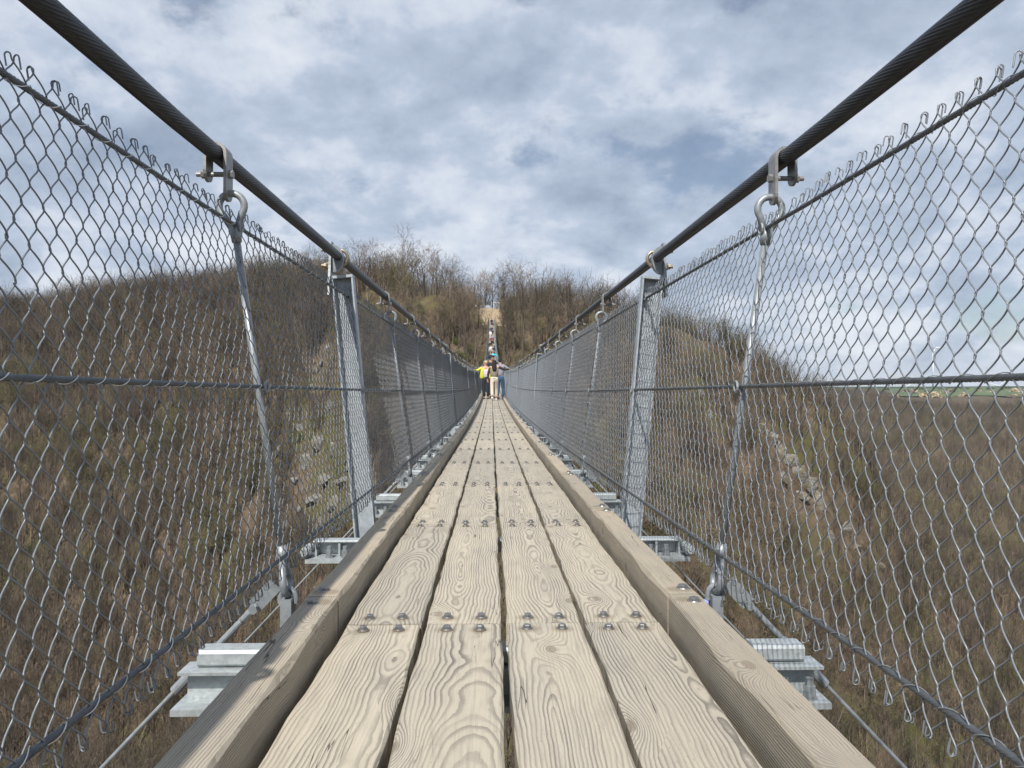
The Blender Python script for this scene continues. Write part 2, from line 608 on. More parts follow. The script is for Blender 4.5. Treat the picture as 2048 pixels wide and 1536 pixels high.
def ground_material():
    m, n, b = material('leaf_litter_ground')
    g = n.new('ShaderNodeNewGeometry')
    p = g.outputs['Position']
    a = n.noise(p, 0.045, 5, 0.6)
    f = n.noise(p, 0.45, 6, 0.7)
    ff = n.noise(p, 2.6, 5, 0.75)
    c = n.ramp(f, [(0.28, (0.045, 0.034, 0.022)), (0.45, (0.110, 0.082, 0.055)), (0.62, (0.180, 0.136, 0.095)), (0.78, (0.27, 0.215, 0.16))])
    c = n.mix(n.math('MULTIPLY', n.smooth(ff, 0.5, 0.75), 0.5), c, (0.055, 0.042, 0.028))
    moss = n.math('MULTIPLY', n.smooth(a, 0.46, 0.58), n.smooth(f, 0.38, 0.58))
    c = n.mix(n.math('MULTIPLY', moss, 0.85), c, (0.085, 0.090, 0.026))
    far = n.smooth(n.sep(p)[1], 620.0, 1100.0)
    c = n.mix(far, c, (0.10, 0.083, 0.065))
    n.link(c, b.inputs['Base Color'])
    b.inputs['Roughness'].default_value = 0.95
    b.inputs['Specular IOR Level'].default_value = 0.1
    bump(n, b, ff, 0.8, 0.4)
    return m


M['ground'] = ground_material()
ground = obj('ground', np_mesh('ground', np.stack([GX, GY, GZ], -1).reshape(-1, 3), TF, M['ground'], True))
tag(ground, kind='structure')


def draped(name, x0, x1, y0, y1, nx, ny, mat, lift, edge=0.0):
    xs = np.linspace(0, 1, nx)
    ys_ = np.linspace(0, 1, ny)
    Yg = (y0 + (y1 - y0) * ys_)[:, None] + 0 * xs[None, :]
    tx0, tx1 = x0, x1
    Xg = (tx0 + (tx1 - tx0) * xs)[None, :] * np.ones_like(Yg)
    if edge:
        Xg = Xg + edge * fbm(Yg / 40, Xg / 90, 31)
        Yg = Yg + edge * 2.0 * fbm(Xg / 60, Yg / 70, 37)
    Zg = terrain(Xg, Yg) + lift
    ii = np.arange(nx * ny).reshape(ny, nx)
    F = np.stack([ii[:-1, :-1], ii[:-1, 1:], ii[1:, 1:], ii[1:, :-1]], -1).reshape(-1, 4)
    return obj(name, np_mesh(name, np.stack([Xg, Yg, Zg], -1).reshape(-1, 3), F, mat, True))


M['field'] = simple('young_crop', (0.075, 0.108, 0.045), 0.9, 0, 0.25, 0.02)
M['field2'] = simple('dark_crop', (0.018, 0.060, 0.032), 0.9, 0, 0.2, 0.02)
tag(draped('field', 500, 1500, 930, 1480, 40, 30, M['field'], 0.9, 60), kind='structure')
tag(draped('field', 760, 3200, 1560, 3600, 40, 40, M['field2'], 1.2, 90), kind='structure')
M['dirt'] = simple('sandy_dirt', (0.28, 0.215, 0.14), 0.95, 0, 0.25, 0.9)
PY = np.linspace(180.6, 207, 70)
PU = np.linspace(-1, 1, 15)
PWD = 2.3 + 2.6 * fbm(PY / 3.0, PY * 0 + 3.3, 55, 3) + np.clip((PY - 196) / 8, 0, 1) * 1.4
PCX = 0.1 + 2.2 * fbm(PY / 5.0, PY * 0 + 8.8, 57, 2)
PXg = PCX[:, None] + PU[None, :] * PWD[:, None] * (1 + 0.35 * (vnoise(PY * 1.3, PY * 0, 5) - 0.5))[:, None]
PYg = PY[:, None] + 1.2 * fbm(PXg / 1.5, PXg * 0 + 2.2, 58, 2)
PF = np.arange(70 * 15).reshape(70, 15)
path = obj('path', np_mesh('path', np.stack([PXg, PYg, terrain(PXg, PYg) + 0.10], -1).reshape(-1, 3), np.stack([PF[:-1, :-1], PF[:-1, 1:], PF[1:, 1:], PF[1:, :-1]], -1).reshape(-1, 4), M['dirt'], True))
tag(path, kind='structure')

# ------------------------------------------------------------------ the bridge line
DH, DS, DA = 0.637, 0.01607, 0.000471
X0 = 0.035
LS = 1.64
Y0 = 2.15
NMIN, NMAX = -3, 108
YEND = Y0 + LS * NMAX


def dz(Y):
    return -DH - DS * Y + DA * Y * Y + 8.6e-7 * max(Y - 30.0, 0.0) ** 3


def Yn(n):
    return Y0 + LS * n


def slope(Y):
    return math.atan((dz(Y + 0.2) - dz(Y - 0.2)) / 0.4)


def frame(n, dy=0.0):
    """matrix of the joint n: x across from the deck middle, y along the deck, z up from the plank top"""
    Y = Yn(n) + dy
    return Matrix.Translation((X0, Y, dz(Y))) @ Matrix.Rotation(slope(Y), 4, 'X')


def fall(Y):
    return math.exp(-max(Y - 2.0, 0.0) / 7.0)


def xc(Y):
    return 0.735 + 0.11 * fall(Y) + 0.10 * math.exp(-max(YEND - Y, 0.0) / 22.0)          # half distance of the hand cables


HC = 1.345                                  # hand cable above the deck


def xt(Y):
    return xc(Y) - 0.052                   # netting, top edge


def xb(Y):
    return 0.585 + 0.048 * fall(Y)         # netting, bottom edge


HB, HT = 0.165, 1.152

bridge = thing('suspension_bridge', 'long timber-decked steel rope bridge with plank walkway hanging across the wooded valley', 'bridge', (X0, 0, dz(0)))

# --- planks
PW, PGAP, PTH = 0.2095, 0.0135, 0.062


def plank_mesh(k, hi):
    r = random.Random(k)
    nseg = 24 if hi else 5
    V, F = [], []
    hw = PW / 2 - 0.001
    ln = LS - 0.007
    ch = 0.005
    ph = [r.uniform(0, 9) for _ in range(6)]
    for i in range(nseg + 1):
        yy = 0.0035 + ln * i / nseg
        e1 = 0.0022 * math.sin(yy * 7 + ph[0]) + 0.0013 * math.sin(yy * 23 + ph[1]) + r.uniform(-.0007, .0007)
        e2 = 0.0022 * math.sin(yy * 6 + ph[2]) + 0.0013 * math.sin(yy * 19 + ph[3]) + r.uniform(-.0007, .0007)
        t = 0.0009 * math.sin(yy * 4 + ph[4])
        c = ch + r.uniform(-.0015, .002)
        V += [(-hw + e1, yy, -PTH), (-hw + e1, yy, -c), (-hw + e1 + c, yy, t), (-hw * 0.33, yy, t * 1.3 + .0004), (hw * 0.33, yy, t * 1.3 - .0004),
              (hw + e2 - c, yy, t), (hw + e2, yy, -c), (hw + e2, yy, -PTH)]
    k8 = 8
    for i in range(nseg):
        for j in range(8):
            a, b_ = i * k8 + j, i * k8 + (j + 1) % 8
            F.append((a, a + k8, b_ + k8, b_))
    F.append(tuple(range(8)))
    F.append(tuple(reversed(range(nseg * k8, nseg * k8 + 8))))
    mb = MB()
    mb.add(V, F)
    return mb.mesh('plank', M['plank'])


def bolt_mesh(hi=True, big=1.0):
    mb = MB()
    s = 20 if hi else 8
    mb.prism((0, 0, 0), (0, 0, 1), 0.0165 * big, 0.003, s, 1)
    mb.prism((0, 0, 0.003), (0, 0, 1), 0.0145 * big, 0.0028, s, 0, 0, 0.0135 * big)
    mb.prism((0, 0, 0.0058), (0, 0, 1), 0.0108 * big, 0.0062, 6, 0, 0.3)
    mb.prism((0, 0, 0.0120), (0, 0, 1), 0.0108 * big, 0.0018, 6, 0, 0.3, 0.0088 * big)
    return mb.mesh('bolt', [M['bolt'], M['washer']])


BOLT = bolt_mesh(True)
BOLTL = bolt_mesh(False)
pl_hi = [plank_mesh(k, True) for k in range(14)]
pl_lo = [plank_mesh(40 + k, False) for k in range(6)]
rp = random.Random(5)
NPL = 72                                     # spans with single planks
for n in range(-2, NPL):
    hi = n < 4
    for j in range(4):
        me = rp.choice(pl_hi) if hi else rp.choice(pl_lo)
        xj = (j - 1.5) * (PW + PGAP) + rp.uniform(-.002, .002)
        lift = rp.uniform(-.0015, .0015)
        m4 = frame(n, LS / 2)
        off = Matrix.Translation((xj, -LS / 2, lift))
        if rp.random() < 0.5:
            off = Matrix.Translation((xj, LS / 2, lift)) @ Matrix.Rotation(math.pi, 4, 'Z')
        p = obj('plank', me, bridge, mat=m4 @ off)
        if n < 19:
            for by in (-LS / 2 + 0.055, LS / 2 - 0.055):
                for bx in (-0.047, 0.047):
                    bm_ = m4 @ Matrix.Translation((xj + bx + rp.uniform(-.004, .004), by + rp.uniform(-.004, .004), lift - 0.0006)) @ Matrix.Rotation(rp.uniform(0, 6), 4, 'Z')
                    obj('bolt', BOLT if n < 5 else BOLTL, p, mat=bm_)
# rest of the deck, too far to tell planks apart
mb = MB()
for n in range(NPL, NMAX):
    m4 = frame(n)
    for j in range(4):
        xj = (j - 1.5) * (PW + PGAP)
        mb.add([m4 @ Vector(q) for q in [(xj - PW / 2, .004, 0), (xj + PW / 2, .004, 0), (xj + PW / 2, LS - .004, 0), (xj - PW / 2, LS - .004, 0),
                                         (xj - PW / 2, .004, -PTH), (xj + PW / 2, .004, -PTH), (xj + PW / 2, LS - .004, -PTH), (xj - PW / 2, LS - .004, -PTH)]],
               [(0, 1, 2, 3), (7, 6, 5, 4), (0, 4, 5, 1), (1, 5, 6, 2), (2, 6, 7, 3), (3, 7, 4, 0)])
tag(obj('planking', mb.mesh('planking', M['plank']), bridge), kind='stuff')

# --- kerb beams
KX0, KX1, KZ0, KZ1 = 0.460, 0.553, -0.052, 0.076


def kerb_mesh(k, hi, mirror):
    r = random.Random(900 + k)
    nseg = 40 if hi else 4
    ph = [r.uniform(0, 9) for _ in range(8)]
    V, F = [], []
    ln = LS - 0.009
    s = -1 if mirror else 1
    xm = (KX0 + KX1) / 2
    for i in range(nseg + 1):
        yy = 0.0045 + ln * i / nseg
        A = 1.0 if hi else 0.3
        wane = A * (0.0048 + 0.005 * max(0, math.sin(yy * 5.2 + ph[0])) ** 3 + 0.0014 * math.sin(yy * 17 + ph[1]))
        e1 = A * (0.002 * math.sin(yy * 9 + ph[2]) + r.uniform(-.0008, .0008))
        e2 = A * (0.002 * math.sin(yy * 8 + ph[3]) + r.uniform(-.0008, .0008))
        t = A * 0.0018 * math.sin(yy * 5 + ph[4])
        a = KX0 - xm
        bq = KX1 - xm
        pr = [(a + e1, KZ0), (a + e1, KZ1 - wane * 1.4), (a + e1 + wane, KZ1 + t), (0.3 * a + .3 * bq, KZ1 + t + .001), (bq + e2 - 0.006, KZ1 + t), (bq + e2, KZ1 - .007), (bq + e2, KZ0)]
        if mirror:
            pr = [(-q[0], q[1]) for q in reversed(pr)]
        V += [(q[0], yy, q[1]) for q in pr]
    K = 7
    for i in range(nseg):
        for j in range(K):
            a_, b_ = i * K + j, i * K + (j + 1) % K
            F.append((a_, a_ + K, b_ + K, b_))
    F.append(tuple(range(K)))
    F.append(tuple(reversed(range(nseg * K, nseg * K + K))))
    mb = MB()
    mb.add(V, F)
    return mb.mesh('kerb_beam', M['kerb'])


KB = {}
for mir in (False, True):
    KB[mir] = ([kerb_mesh(k, True, mir) for k in range(5)], [kerb_mesh(20 + k, False, mir) for k in range(3)])
BOLTK = bolt_mesh(True, 1.35)
xm = (KX0 + KX1) / 2
for n in range(-2, NPL):
    for s, mir in ((1, False), (-1, True)):
        me = rp.choice(KB[mir][0] if n < 6 else KB[mir][1])
        m4 = frame(n, LS / 2) @ Matrix.Translation((s * xm, -LS / 2, 0))
        kb = obj('kerb_beam', me, bridge, mat=m4)
        if n < 14:
            for by in (0.07, LS - 0.07):
                obj('bolt', BOLTK, kb, mat=m4 @ Matrix.Translation((s * 0.012 + rp.uniform(-.006, .006), by, KZ1 - 0.001)) @ Matrix.Rotation(rp.uniform(0, 6), 4, 'Z'))
mb = MB()
for n in range(NPL, NMAX):
    m4 = frame(n)
    for s in (1, -1):
        q0 = len(mb.v)
        mb.box(s * xm - .046, s * xm + .046, .005, LS - .005, KZ0, KZ1)
        mb.v[q0:] = [tuple(m4 @ Vector(p)) for p in mb.v[q0:]]
tag(obj('kerb_run', mb.mesh('kerb_run', M['kerb']), bridge), kind='stuff')

# --- cross beams
def is_post(n):
    return n % 5 == 1


ZB = -PTH - 0.004                               # underside of planks


def ibeam(mb, half, y0, y1, z0, z1, tf, tw, cut=0.0):
    mb.box(-half, half, y0, y1, z1 - tf, z1)
    mb.box(-half, half, y0, y1, z0, z0 + tf * 1.6)
    yc_ = (y0 + y1) / 2
    mb.box(-half + cut, half - cut, yc_ - tw / 2, yc_ + tw / 2, z0 + tf * 1.6, z1 - tf)


def bearer_mesh():
    mb = MB()
    mb.box(-0.845, 0.845, 0.0, 0.075, ZB - 0.045, ZB, 0, 0.008)
    return mb.mesh('bearer', M['galv_beam'])


def beam_mesh():
    mb = MB()
    zt = ZB - 0.0475
    mb.box(-0.885, 0.885, -0.045, 0.045, zt - 0.008, zt)
    mb.box(-0.873, 0.873, -0.004, 0.004, zt - 0.086, zt - 0.0082)
    mb.box(-0.890, 0.890, -0.080, 0.070, zt - 0.103, zt - 0.0862)
    return mb.mesh('crossbeam', M['galv_beam'])


def heavy_beam_mesh():
    mb = MB()
    zt = ZB - 0.004
    mb.box(-0.90, 0.90, -0.035, 0.045, zt - 0.012, zt, 0, 0.004)           # top plate
    mb.box(-0.895, 0.895, 0.030, 0.040, zt - 0.075, zt - 0.0125)            # back web
    for s in (-1, 1):
        for q in (0.888, 0.775, 0.66):
            mb.box(s * q - .005, s * q + .005, -0.030, 0.029, zt - 0.075, zt - 0.0125)
        mb.box(s * 0.775 - .150, s * 0.775 + .150, -0.095, 0.060, zt - 0.097, zt - 0.0755)   # foot plate
        mb.prism((s * 0.925, -0.085, zt - .045), (0, 1, 0), 0.026, 0.10, 14)
        mb.prism((s * 0.925, -0.11, zt - .045), (0, 1, 0), 0.015, 0.15, 12)
    return mb.mesh('crossbeam', M['galv_beam'])


def clampbolt_mesh():
    mb = MB()
    mb.prism((0, 0, 0), (0, 0, 1), 0.021, 0.004, 16)
    mb.prism((0, 0, 0.004), (0, 0, 1), 0.0175, 0.017, 6)
    mb.prism((0, 0, 0.0212), (0, 0, 1), 0.0172, 0.014, 6, 0, 0.2)
    mb.prism((0, 0, 0.0353), (0, 0, 1), 0.011, 0.02, 12)
    return mb.mesh('clamp_bolt', M['galv'])


def saddle_mesh():
    mb = MB()
    prof_ = [(math.cos(a) * 0.047, math.sin(a) * 0.047) for a in np.linspace(0, math.pi * 2, 17)[:-1]]
    mb.plate([(p[0], -0.05, p[1]) for p in prof_], 0.1, (0, 1, 0))
    mb.box(-0.047, 0.047, -0.05, 0.05, 0.0, 0.052)
    return mb.mesh('cable_saddle', M['galv'])


BEAM, BEAR, HEAVY, CBOLT, SADDLE = beam_mesh(), bearer_mesh(), heavy_beam_mesh(), clampbolt_mesh(), saddle_mesh()
XMAIN, ZMAIN = 0.665, ZB - 0.205
for n in range(-1, 84):
    m4 = frame(n)
    if is_post(n):
        cb = obj('crossbeam', HEAVY, bridge, mat=m4)
        zf = ZB - 0.004 - 0.0755
    else:
        cb = obj('crossbeam', BEAM, bridge, mat=m4)
        if n < 40:
            obj('bearer', BEAR, cb, mat=m4 @ Matrix.Translation((0, -0.012, 0)))
        zf = ZB - 0.0475 - 0.0862
    if n < 14:
        for s in (-1, 1):
            if not is_post(n) and s < 0 and n == 0:
                continue
            for q in ((0.74, 0.815) if is_post(n) else (0.775, 0.845)):
                yb = -0.065 if is_post(n) else -0.042
                obj('clamp_bolt', CBOLT, cb, mat=m4 @ Matrix.Translation((s * q, yb, zf)) @ Matrix.Rotation(q * 9, 4, 'Z'))
    if n < 14:
        for s in (-1, 1):
            obj('cable_saddle', SADDLE, cb, mat=m4 @ Matrix.Translation((s * XMAIN, -0.03, ZMAIN)))
mb = MB()
for n in range(84, NMAX):
    m4 = frame(n)
    q0 = len(mb.v)
    mb.box(-0.885, 0.885, -.06, .06, ZB - .15, ZB)
    mb.v[q0:] = [tuple(m4 @ Vector(p)) for p in mb.v[q0:]]
tag(obj('crossbeam_run', mb.mesh('crossbeam_run', M['galv_beam']), bridge), kind='stuff')


# --- cables
def cable_pt(s, Y):
    return Vector((X0 + s * xc(Y), Y, dz(Y) + HC))


def strand_mesh(name, path, r, lobes, lay, mat, step):
    """twisted rope along a callable path(Y) -> Vector, sampled list of Y"""
    P_ = np.array([tuple(path(q)) for q in step])
    T = np.gradient(P_, axis=0)
    T /= np.linalg.norm(T, axis=1)[:, None]
    A = np.cross(T, np.array([0, 0, 1.0]))
    A /= np.linalg.norm(A, axis=1)[:, None]
    B = np.cross(A, T)
    per = 3
    k = lobes * per
    ang = np.arange(k) * 2 * math.pi / k
    rad = r * np.tile([1.0, 0.985, 0.90], lobes)
    rad = r * np.tile([0.83, 0.99, 0.99], lobes)
    L_ = np.concatenate([[0], np.cumsum(np.linalg.norm(np.diff(P_, axis=0), axis=1))])
    th = ang[None, :] + (L_ / lay * 2 * math.pi)[:, None]
    V = P_[:, None, :] + rad[None, :, None] * (np.cos(th)[..., None] * A[:, None, :] + np.sin(th)[..., None] * B[:, None, :])
    m_ = len(P_)
    ii = np.arange(m_ * k).reshape(m_, k)
    jj = np.roll(ii, -1, 1)
    F = np.stack([ii[:-1], jj[:-1], jj[1:], ii[1:]], -1).reshape(-1, 4)
    return np_mesh(name, V.reshape(-1, 3), F, mat, True)


for s in (-1, 1):
    hc = obj('hand_cable', strand_mesh('hand_cable', lambda q: cable_pt(s, q), 0.0238, 22, -0.62 * s if s > 0 else 0.62, M['cable'], np.arange(-0.4, 14.0, 0.014)), bridge)
    mb = MB()
    ys_ = np.concatenate([np.arange(13.98, 40, 1.0), np.arange(40, YEND + 1, 3.0)])
    mb.tube([cable_pt(s, q) for q in ys_], 0.0238, 10)
    obj('cable_run', mb.mesh('cable_run', M['cable'], True), hc)
    # main rope below the deck
    mb = MB()
    mb.tube([frame(0, q - Y0) @ Vector((s * XMAIN, 0, ZMAIN)) for q in np.concatenate([np.arange(-3, 20, 0.5), np.arange(20, YEND + 1, 3)])], 0.036, 14)
    obj('main_cable', mb.mesh('main_cable', M['main'], True), bridge)
    for q_, rr, zz in ((0.80, 0.013, ZMAIN - 0.02), (0.865, 0.010, ZMAIN - 0.04)):
        mb = MB()
        mb.tube([frame(0, q - Y0) @ Vector((s * q_, 0, zz)) for q in np.concatenate([np.arange(-3, 20, 0.8), np.arange(20, YEND + 1, 4)])], rr, 8)
        obj('wind_rope', mb.mesh('wind_rope', M['thin'], True), bridge)


# --- hangers with clamp and eyes
def strap_mesh(s):
    """bent flat strap over the cable: long leg inside (towards the walkway), short leg outside; origin on the cable axis"""
    mb = MB()
    r0, r1 = 0.0250, 0.0335
    hw = 0.029
    prof_ = []
    inner = [(-r0, -0.108)] + [(-r0, -0.02)] + [(r0 * math.cos(a), r0 * math.sin(a)) for a in np.linspace(math.pi, 0, 9)] + [(r0, -0.02), (r0, -0.050)]
    outer = [(-r1, -0.108)] + [(-r1, -0.02)] + [(r1 * math.cos(a), r1 * math.sin(a)) for a in np.linspace(math.pi, 0, 9)] + [(r1, -0.02), (r1, -0.050)]
    k = len(inner)
    V, F = [], []
    for i in range(k):
        for q, wd in ((inner[i], -hw), (inner[i], hw), (outer[i], hw), (outer[i], -hw)):
            V.append((s * q[0], wd, q[1]))
    for i in range(k - 1):
        for j in range(4):
            F.append((i * 4 + j, i * 4 + (j + 1) % 4, i * 4 + 4 + (j + 1) % 4, i * 4 + 4 + j))
    F.append((0, 1, 2, 3))
    F.append(tuple(range(4 * k - 4, 4 * k)))
    mb.add(V, F)
    # rounded ends
    for xq, zq in ((-r1, -0.108), (r0, -0.050)):
        half = [(s * xq, hw * math.cos(a), zq + 0.0002 - hw * math.sin(a)) for a in np.linspace(0, math.pi, 9)]
        mb.plate(half, 0.009 * s, (1, 0, 0) if True else None)
    return mb.mesh('cable_clamp', M['clamp'])


def clamp_bolt2(s):
    mb = MB()
    mb.prism((-s * 0.0338, 0, -0.056), (-s, 0, 0), 0.0125, 0.011, 6)
    mb.prism((-s * 0.0295, 0, -0.056), (s, 0, 0), 0.0075, 0.092, 10)
    mb.prism((s * 0.0378, 0, -0.056), (s, 0, 0), 0.0125, 0.010, 6)
    return mb.mesh('bolt', M['clamp'])


def hanger_mesh(top, bot, hi):
    """eye rod between two points (local, vectors)"""
    mb = MB()
    top, bot = Vector(top), Vector(bot)
    ax = (bot - top).normalized()
    rr = 0.0108
    # eyes: drop-shaped loops lying across the bridge at the top, along it at the bottom
    loops = ((top, ax, Vector((1, 0, 0))), (bot, -ax, Vector((0, 1, 0))))
    for p, d, side in loops:
        side = (side - d * side.dot(d)).normalized()
        R = 0.037
        pts = []
        for a in np.linspace(-2.35, 2.35, 17 if hi else 9):
            pts.append(p + d * R - d * R * math.cos(a) + side * R * math.sin(a))
        tip = p + d * 0.115
        pts = [tip - side * .003] + pts + [tip + side * .003]
        mb.tube(pts, 0.0105, 10 if hi else 5)
        mb.tube([tip - d * 0.02, tip + d * 0.03], [0.019, 0.0145], 12 if hi else 6)
    mb.tube([top + ax * 0.112, bot - ax * 0.112], rr, 14 if hi else 6)
    return mb.mesh('hanger', M['galv'], True)


def plate_mesh(s):
    mb = MB()
    mb.box(-0.016, 0.016, -0.028, 0.028, -0.20, -0.005)
    mb.prism((-s * .016, 0, -.06), (-s, 0, 0), 0.012, .010, 6)
    mb.tube([(math.cos(a) * 0.024, 0.0, -0.012 + math.sin(a) * 0.034) for a in np.linspace(-0.3, math.pi + 0.3, 13)], 0.008, 10)
    return mb.mesh('hanger_lug', M['galv'])


def fork_mesh(s):
    """turnbuckle fork of the wind stay; runs out and down from the lug"""
    mb = MB()
    d = Vector((s * 0.66, -0.10, -0.70)).normalized()
    sd_ = d.cross(Vector((0, 0, 1))).normalized()
    o = Vector((s * 0.035, 0.0, 0.01))
    up = sd_.cross(d).normalized()
    # tab plate
    mb.plate([o + up * .022, o + d * .085 + up * .022, o + d * .085 - up * .022, o - up * .022], 0.010, sd_)
    e = o + d * 0.105
    mb.tube([e - d * .035 + sd_ * .017, e + sd_ * .019, e + d * .022 + sd_ * .014, e + d * 0.032, e + d * .022 - sd_ * .014, e - sd_ * .019, e - d * .035 - sd_ * .017], 0.008, 8)
    mb.prism(e - d * .02 - sd_ * .036, sd_, 0.013, 0.072, 6)
    mb.tube([e + d * .028, e + d * 0.13], 0.0095, 10)
    mb.prism(e + d * .125, d, 0.0155, 0.03, 6)
    mb.tube([e + d * .15, e + d * 0.30], 0.0150, 12)
    mb.tube([e + d * .30, e + d * 1.5], 0.0060, 8)
    return mb.mesh('wind_stay', M['galv'], False)


STRAP = {s: strap_mesh(s) for s in (-1, 1)}
CB2 = {s: clamp_bolt2(s) for s in (-1, 1)}
LUG = {s: plate_mesh(s) for s in (-1, 1)}
FORK = {s: fork_mesh(s) for s in (-1, 1)}
CAPB = MB()
CAPB.prism((0, 0, 0), (1, 0, 0), 0.011, 0.022, 10)
CAPB = CAPB.mesh('end_cap', M['blue'])
HDY = 0.14
for n in range(-1, 100):
    if is_post(n):
        continue
    Y = Yn(n) + HDY
    for s in (-1, 1):
        c = cable_pt(s, Y)
        sl = slope(Y)
        m_c = Matrix.Translation(c) @ Matrix.Rotation(sl, 4, 'X')
        t_ = c + Vector((-s * 0.034, 0, -0.112))
        b_ = Vector((X0 + s * (xb(Y) + 0.005), Y, dz(Y) + 0.050))
        hi = n < 6
        hg = obj('hanger', hanger_mesh(t_ - t_, b_ - t_, hi), bridge, mat=Matrix.Translation(t_))
        obj('cable_clamp', STRAP[s], hg, mat=m_c)
        if n < 20:
            obj('bolt', CB2[s], hg, mat=m_c)
        if n < 14:
            lg = obj('hanger_lug', LUG[s], hg, mat=Matrix.Translation(b_ + Vector((0, 0, -0.004))))
        if n < 14 and n % 2 == 0:
            obj('wind_stay', FORK[s], bridge, mat=Matrix.Translation(b_ + Vector((s * 0.0, -0.01, 0.02))))
        if n == 0 and s == 1:
            obj('end_cap', CAPB, lg, mat=Matrix.Translation(b_ + Vector((-0.045, 0, -0.035))))


# --- posts
def post_mesh(s, foot, top):
    """channel post, leaning out; local origin at the foot"""
    mb = MB()
    d = (Vector(top) - Vector(foot))
    ln = d.length
    ax = d.normalized()
    yv = Vector((0, 1, 0))
    xv = yv.cross(ax).normalized()
    hw, dp, t = 0.053, 0.052, 0.008

    def P_(a, b_, c_):
        return xv * a + yv * b_ + ax * c_

    def beam(a0, a1, b0, b1, c0, c1):
        v = [P_(a, b_, c_) for c_ in (c0, c1) for (a, b_) in ((a0, b0), (a1, b0), (a1, b1), (a0, b1))]
        mb.add(v, [(3, 2, 1, 0), (4, 5, 6, 7), (0, 1, 5, 4), (1, 2, 6, 5), (2, 3, 7, 6), (3, 0, 4, 7)])
    # web turned to the walker, flanges towards the camera
    beam(-hw, hw, 0.0, t, 0, ln)
    beam(-hw, -hw + t, -dp, -0.0005, 0, ln)
    beam(hw - t, hw, -dp, -0.0005, 0, ln)
    beam(-hw, hw, -dp - 0.002, t + 0.002, ln + 0.0005, ln + 0.014)         # head plate
    return mb.mesh('post', M['galv_post'])


def bracket_mesh(s):
    """upright side plate and saddle cheek on the head of the post, origin on the cable axis"""
    mb = MB()
    x0 = s * 0.030
    prof_ = [(-.075, -.205), (.035, -.205), (.040, -.05), (.030, .075), (-.030, .075), (-.045, -.05)]
    mb.plate([(x0, p[0], p[1]) for p in prof_], 0.012 * s, (1, 0, 0))
    arc = [(x0 - s * 0.001 - s * (0.055 * math.sin(a)), 0, -0.012 - 0.072 * math.cos(a)) for a in np.linspace(0, math.pi, 15)]
    mb.plate([(p[0], -0.022, p[2]) for p in arc], 0.044, (0, 1, 0))
    return mb.mesh('bracket', M['galv'])


def ubolt_mesh(s):
    mb = MB()
    pts = [(s * 0.088, 0.03, 0.040)] + [(-s * 0.0 - s * 0.042 * math.cos(a) * (1 if abs(a) < 1.58 else 1), 0.03, 0.040 * math.sin(a)) for a in np.linspace(1.5, -1.5, 13)] + [(s * 0.088, 0.03, -0.040)]
    mb.tube(pts, 0.0085, 10)
    mb2 = mb
    return mb2.mesh('u_bolt', M['ubolt'], True)


def nut_mesh(s):
    mb = MB()
    for z in (0.040, -0.040):
        mb.prism((s * 0.0425, 0.03, z), (s, 0, 0), 0.0185, 0.024, 6)
        mb.prism((s * 0.0665, 0.03, z), (s, 0, 0), 0.0150, 0.012, 6, 0, 0.4)
        mb.prism((s * 0.0785, 0.03, z), (s, 0, 0), 0.009, 0.014, 10)
    return mb.mesh('nut', M['ubolt'])


BRK = {s: bracket_mesh(s) for s in (-1, 1)}
UB = {s: ubolt_mesh(s) for s in (-1, 1)}
NUT = {s: nut_mesh(s) for s in (-1, 1)}
for n in range(1, NMAX, 5):
    Y = Yn(n) + 0.17
    for s in (-1, 1):
        c = cable_pt(s, Y)
        foot = Vector((X0 + s * (xb(Y) + 0.048), Y, dz(Y) - 0.16))
        top = c + Vector((0, 0, -0.115))
        top.x = X0 + s * (xc(Y) - 0.028)
        po = obj('post', post_mesh(s, foot, top), bridge, mat=Matrix.Translation(foot))
        if n < 60:
            mm = Matrix.Translation(c) @ Matrix.Rotation(slope(Y), 4, 'X')
            obj('bracket', BRK[s], po, mat=mm)
            obj('u_bolt', UB[s], po, mat=mm)
            if n < 30:
                obj('nut', NUT[s], po, mat=mm)


